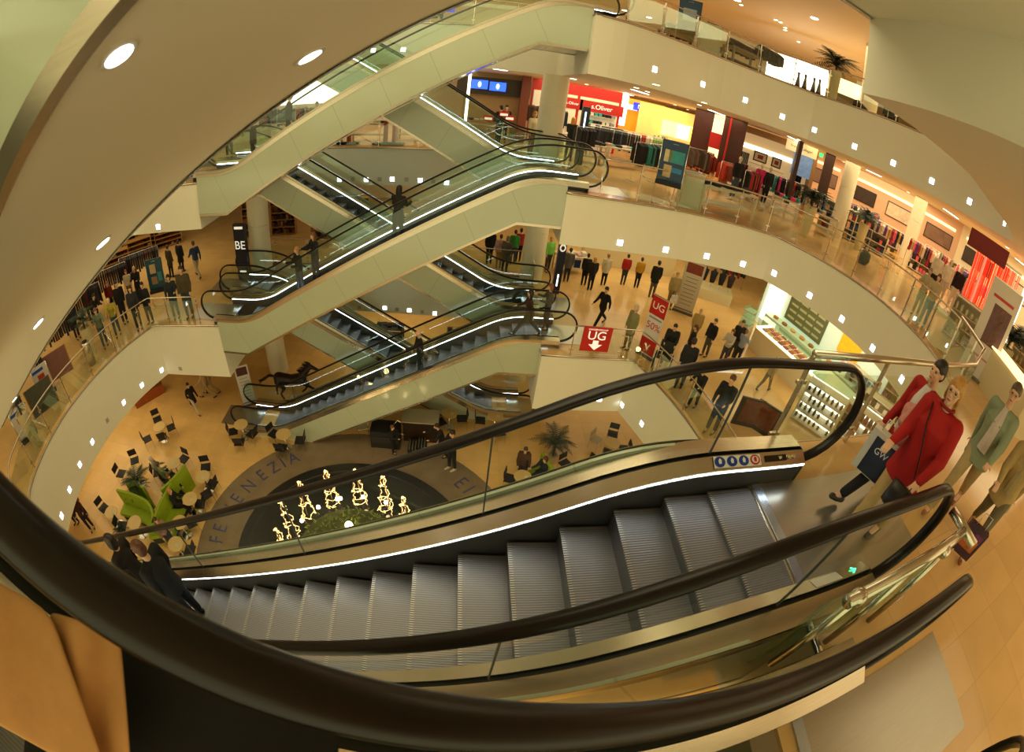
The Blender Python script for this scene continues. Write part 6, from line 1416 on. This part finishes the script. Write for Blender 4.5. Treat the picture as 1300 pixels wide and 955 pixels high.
for k, (x, y) in enumerate(((-17.0, 13.2), (-17.6, 11.4), (-17.6, 9.4), (-17.4, 7.4), (-17.0, 5.4), (-16.3, 3.4))):
    clothes_rack(Vector((x, y, L1)), yaw_cam((x, y)), 'rack of dark clothes along the far left wall, %s' % ('beside the shoe racks', 'second from the shoe racks', 'third from the shoe racks', 'fourth from the shoe racks', 'fifth from the shoe racks', 'nearest the camera')[k], DARKC+['5a1a14', '3a2a20'], 2.0, 1.65, 18)
for k, (px, py) in enumerate(((62, 500), (38, 555))):
    p = g1(px, py); poster_stand(px, py, L1, 'white poster leaning inside the left rail, %s' % ('upper', 'lower')[k], 'c8c0b8', ((0, .6, .4, .2, 'a83a2a'), (-.1, .85, .7, .1, '2a4a9a')), h=1.0, lift=.1)
for k, (px, py, c) in enumerate(((78, 478, '7a5248'), (60, 520, '4a4a3c'))):
    p = g1(px, py); t = thing('fabric_screen', 'dull %s fabric screen inside the left rail' % ('reddish', 'grey-green')[k], 'screen', p, math.radians(yaw_cam(p)+90)); b = MB(); b.box((0, 0, .5), (1.2, .04, 1.0), fabric(c)); b.build('panel', t); b = MB(); b.box((-.6, 0, .5), (.04, .05, 1.02), OAK); b.box((.6, 0, .5), (.04, .05, 1.02), OAK); b.build('frame', t)
# behind the middle escalator foot: navy pillar with lettering, shelves
p = g1(307, 352)+Vector((0, 1.5, 0)); t = thing('light_pillar', 'dark pillar with white letters beside the left round column', 'sign', (ony(305, 300, 14.2).x, 14.2, L1)); b = MB(); b.box((0, 0, 1.2), (.55, .2, 2.4), mat('pillar_navy2', '16142c', .35)); b.build('body', t)
o = text('BE', .5, LW, Vector((0, -.11, 1.5)), RU, t, 'lettering', .003); 
b = MB(); b.box((0, -.11, 2.25), (.4, .02, .1), LW); b.box((0, -.11, .35), (.3, .02, .12), LW); b.build('light_field', t)
for k, x in enumerate((-13.6, -12.2, -9.6, -8.3)):
    shelf_unit(Vector((x, 19.2+.4*(k % 2), L1)), -80, 'oak shelf of brown goods behind the left round column, %s' % ('furthest left', 'left of the column', 'right of the column', 'furthest right')[k], 1.3, 2.0, 5, ['5a3a24', '3a1c14', '8a5a38', '1a1210'], 8, .4, m=OAK, back=OAK)
for k, x in enumerate((-7.0, -5.8)): stack_table(Vector((x, 17.2, L1)), -90, 'wooden table with red goods behind the rear rail, %s' % ('left', 'right')[k], ['8a1a1a', 'c86a5a', 'd8c0b0'], .9, .5, .8, 4, m=WOODR)
stack_table(Vector((-4.3, 17.4, L1)), -90, 'pale table with pink goods behind the rider with dark hair', ['c84a5a', 'd8a8a0', 'b83a3a'], 1.4, .7, .8, 6)
stack_table(Vector((-6.2, 18.2, 0)), -90, 'dark display table on the lowest storey behind the bald man', ['1a1616', '2a2420'], 1.4, .7, .8, 5, m=BLK)
stack_table(Vector((-2.6, 18.2, 0)), -90, 'second display table on the lowest storey behind the bald man', ['1a1616', 'c8b890'], 1.4, .7, .8, 5, m=OAK)
# ---------------------------------------------------------------- keep the shop fittings clear of one another
MV = [o for o in list(COL.objects) if o.parent is None and o.get('category') in ('clothes rack', 'shelf', 'mannequin', 'plinth') or (o.parent is None and o.name.startswith(('display_table', 'planter')))]
FX = [o for o in COL.objects if o.parent is None and o.get('category') in ('person', 'poster stand', 'counter', 'shop front', 'curtain')]
def rad(o):
    k = {'clothes rack': .62, 'shelf': .8, 'mannequin': .28, 'plinth': .45, 'plant': .35, 'planter': .4, 'person': .28, 'poster stand': .35, 'counter': .8, 'shop front': .3, 'curtain': .8}.get(o.get('category'), .75)
    return k
for it in range(14):
    for a in MV:
        for b in MV+FX:
            if a is b or abs(a.location.z-b.location.z) > 1.0 or a.location.z-b.location.z > .3: continue
            d = Vector((a.location.x-b.location.x, a.location.y-b.location.y)); m = rad(a)+rad(b)
            if 1e-4 < d.length < m:
                if b.get('label', '').startswith('wavy') or a.get('label', '').startswith('wavy') or 'plinth' in a.get('label', '') or 'plinth' in b.get('label', ''): continue
                q = d.normalized()*(m-d.length)*(.3 if b in MV else .5); a.location.x += q.x; a.location.y += abs(q.y)*.8 if a.location.y > 11 else q.y
# ---------------------------------------------------------------- light
w = bpy.data.worlds.new('world'); S.world = w; w.use_nodes = True
w.node_tree.nodes['Background'].inputs['Color'].default_value = (1, .90, .48, 1)
w.node_tree.nodes['Background'].inputs['Strength'].default_value = 1.75  # even warm fill from all sides, added to lift undersides and parapets
for i, (x, y, z, sx, p) in enumerate(((-5.5, 5, 18.6, 9, 2200), (4, 19, L3-1.76, 8, 1500), (15, 13, L3-1.76, 8, 1250), (16, 4, L3-1.76, 8, 1100), (-16, 14, L3-1.76, 8, 400), (5, -4, L3-1.76, 4, 120),
        (5, 18, L2-1.57, 8, 700), (12, 10, L2-1.57, 6, 700), (12, 0, L2-1.57, 6, 300), (-18, 14, L2-1.57, 6, 400), (-18, 6, L2-1.57, 6, 250),
        (5, 16, L1-2.24, 6, 220), (9, 6, L1-2.24, 6, 200), (-18, 8, L1-2.24, 6, 300), (-6, 19, L1-2.24, 6, 250), (-6, 20, L2-1.57, 6, 250), (-6, 20, L3-1.76, 6, 300),
        (14, 14, 18.6, 8, 1400), (0, 20, 18.6, 8, 900), (-5.5, 15, 18.6, 5, 500), (14, 4, 18.6, 6, 400), (-18, 14, 18.6, 8, 300))):  # the lamp above the rear escalator gap is added to brighten the back parapet
    lamp('ceiling_light', '', (x, y, z), sx, p*.38, (1, .86, .50), sy=sx)
S.view_settings.view_transform = 'Standard'; S.view_settings.look = 'None'; S.view_settings.exposure = -.08; S.view_settings.gamma = 1
S.view_settings.use_curve_mapping = False
S.cycles.use_denoising = True
S.cycles.max_bounces = 6; S.cycles.diffuse_bounces = 3; S.cycles.glossy_bounces = 3; S.cycles.transparent_max_bounces = 24
S.cycles.sample_clamp_indirect = 6
S.cycles.caustics_reflective = False; S.cycles.caustics_refractive = False
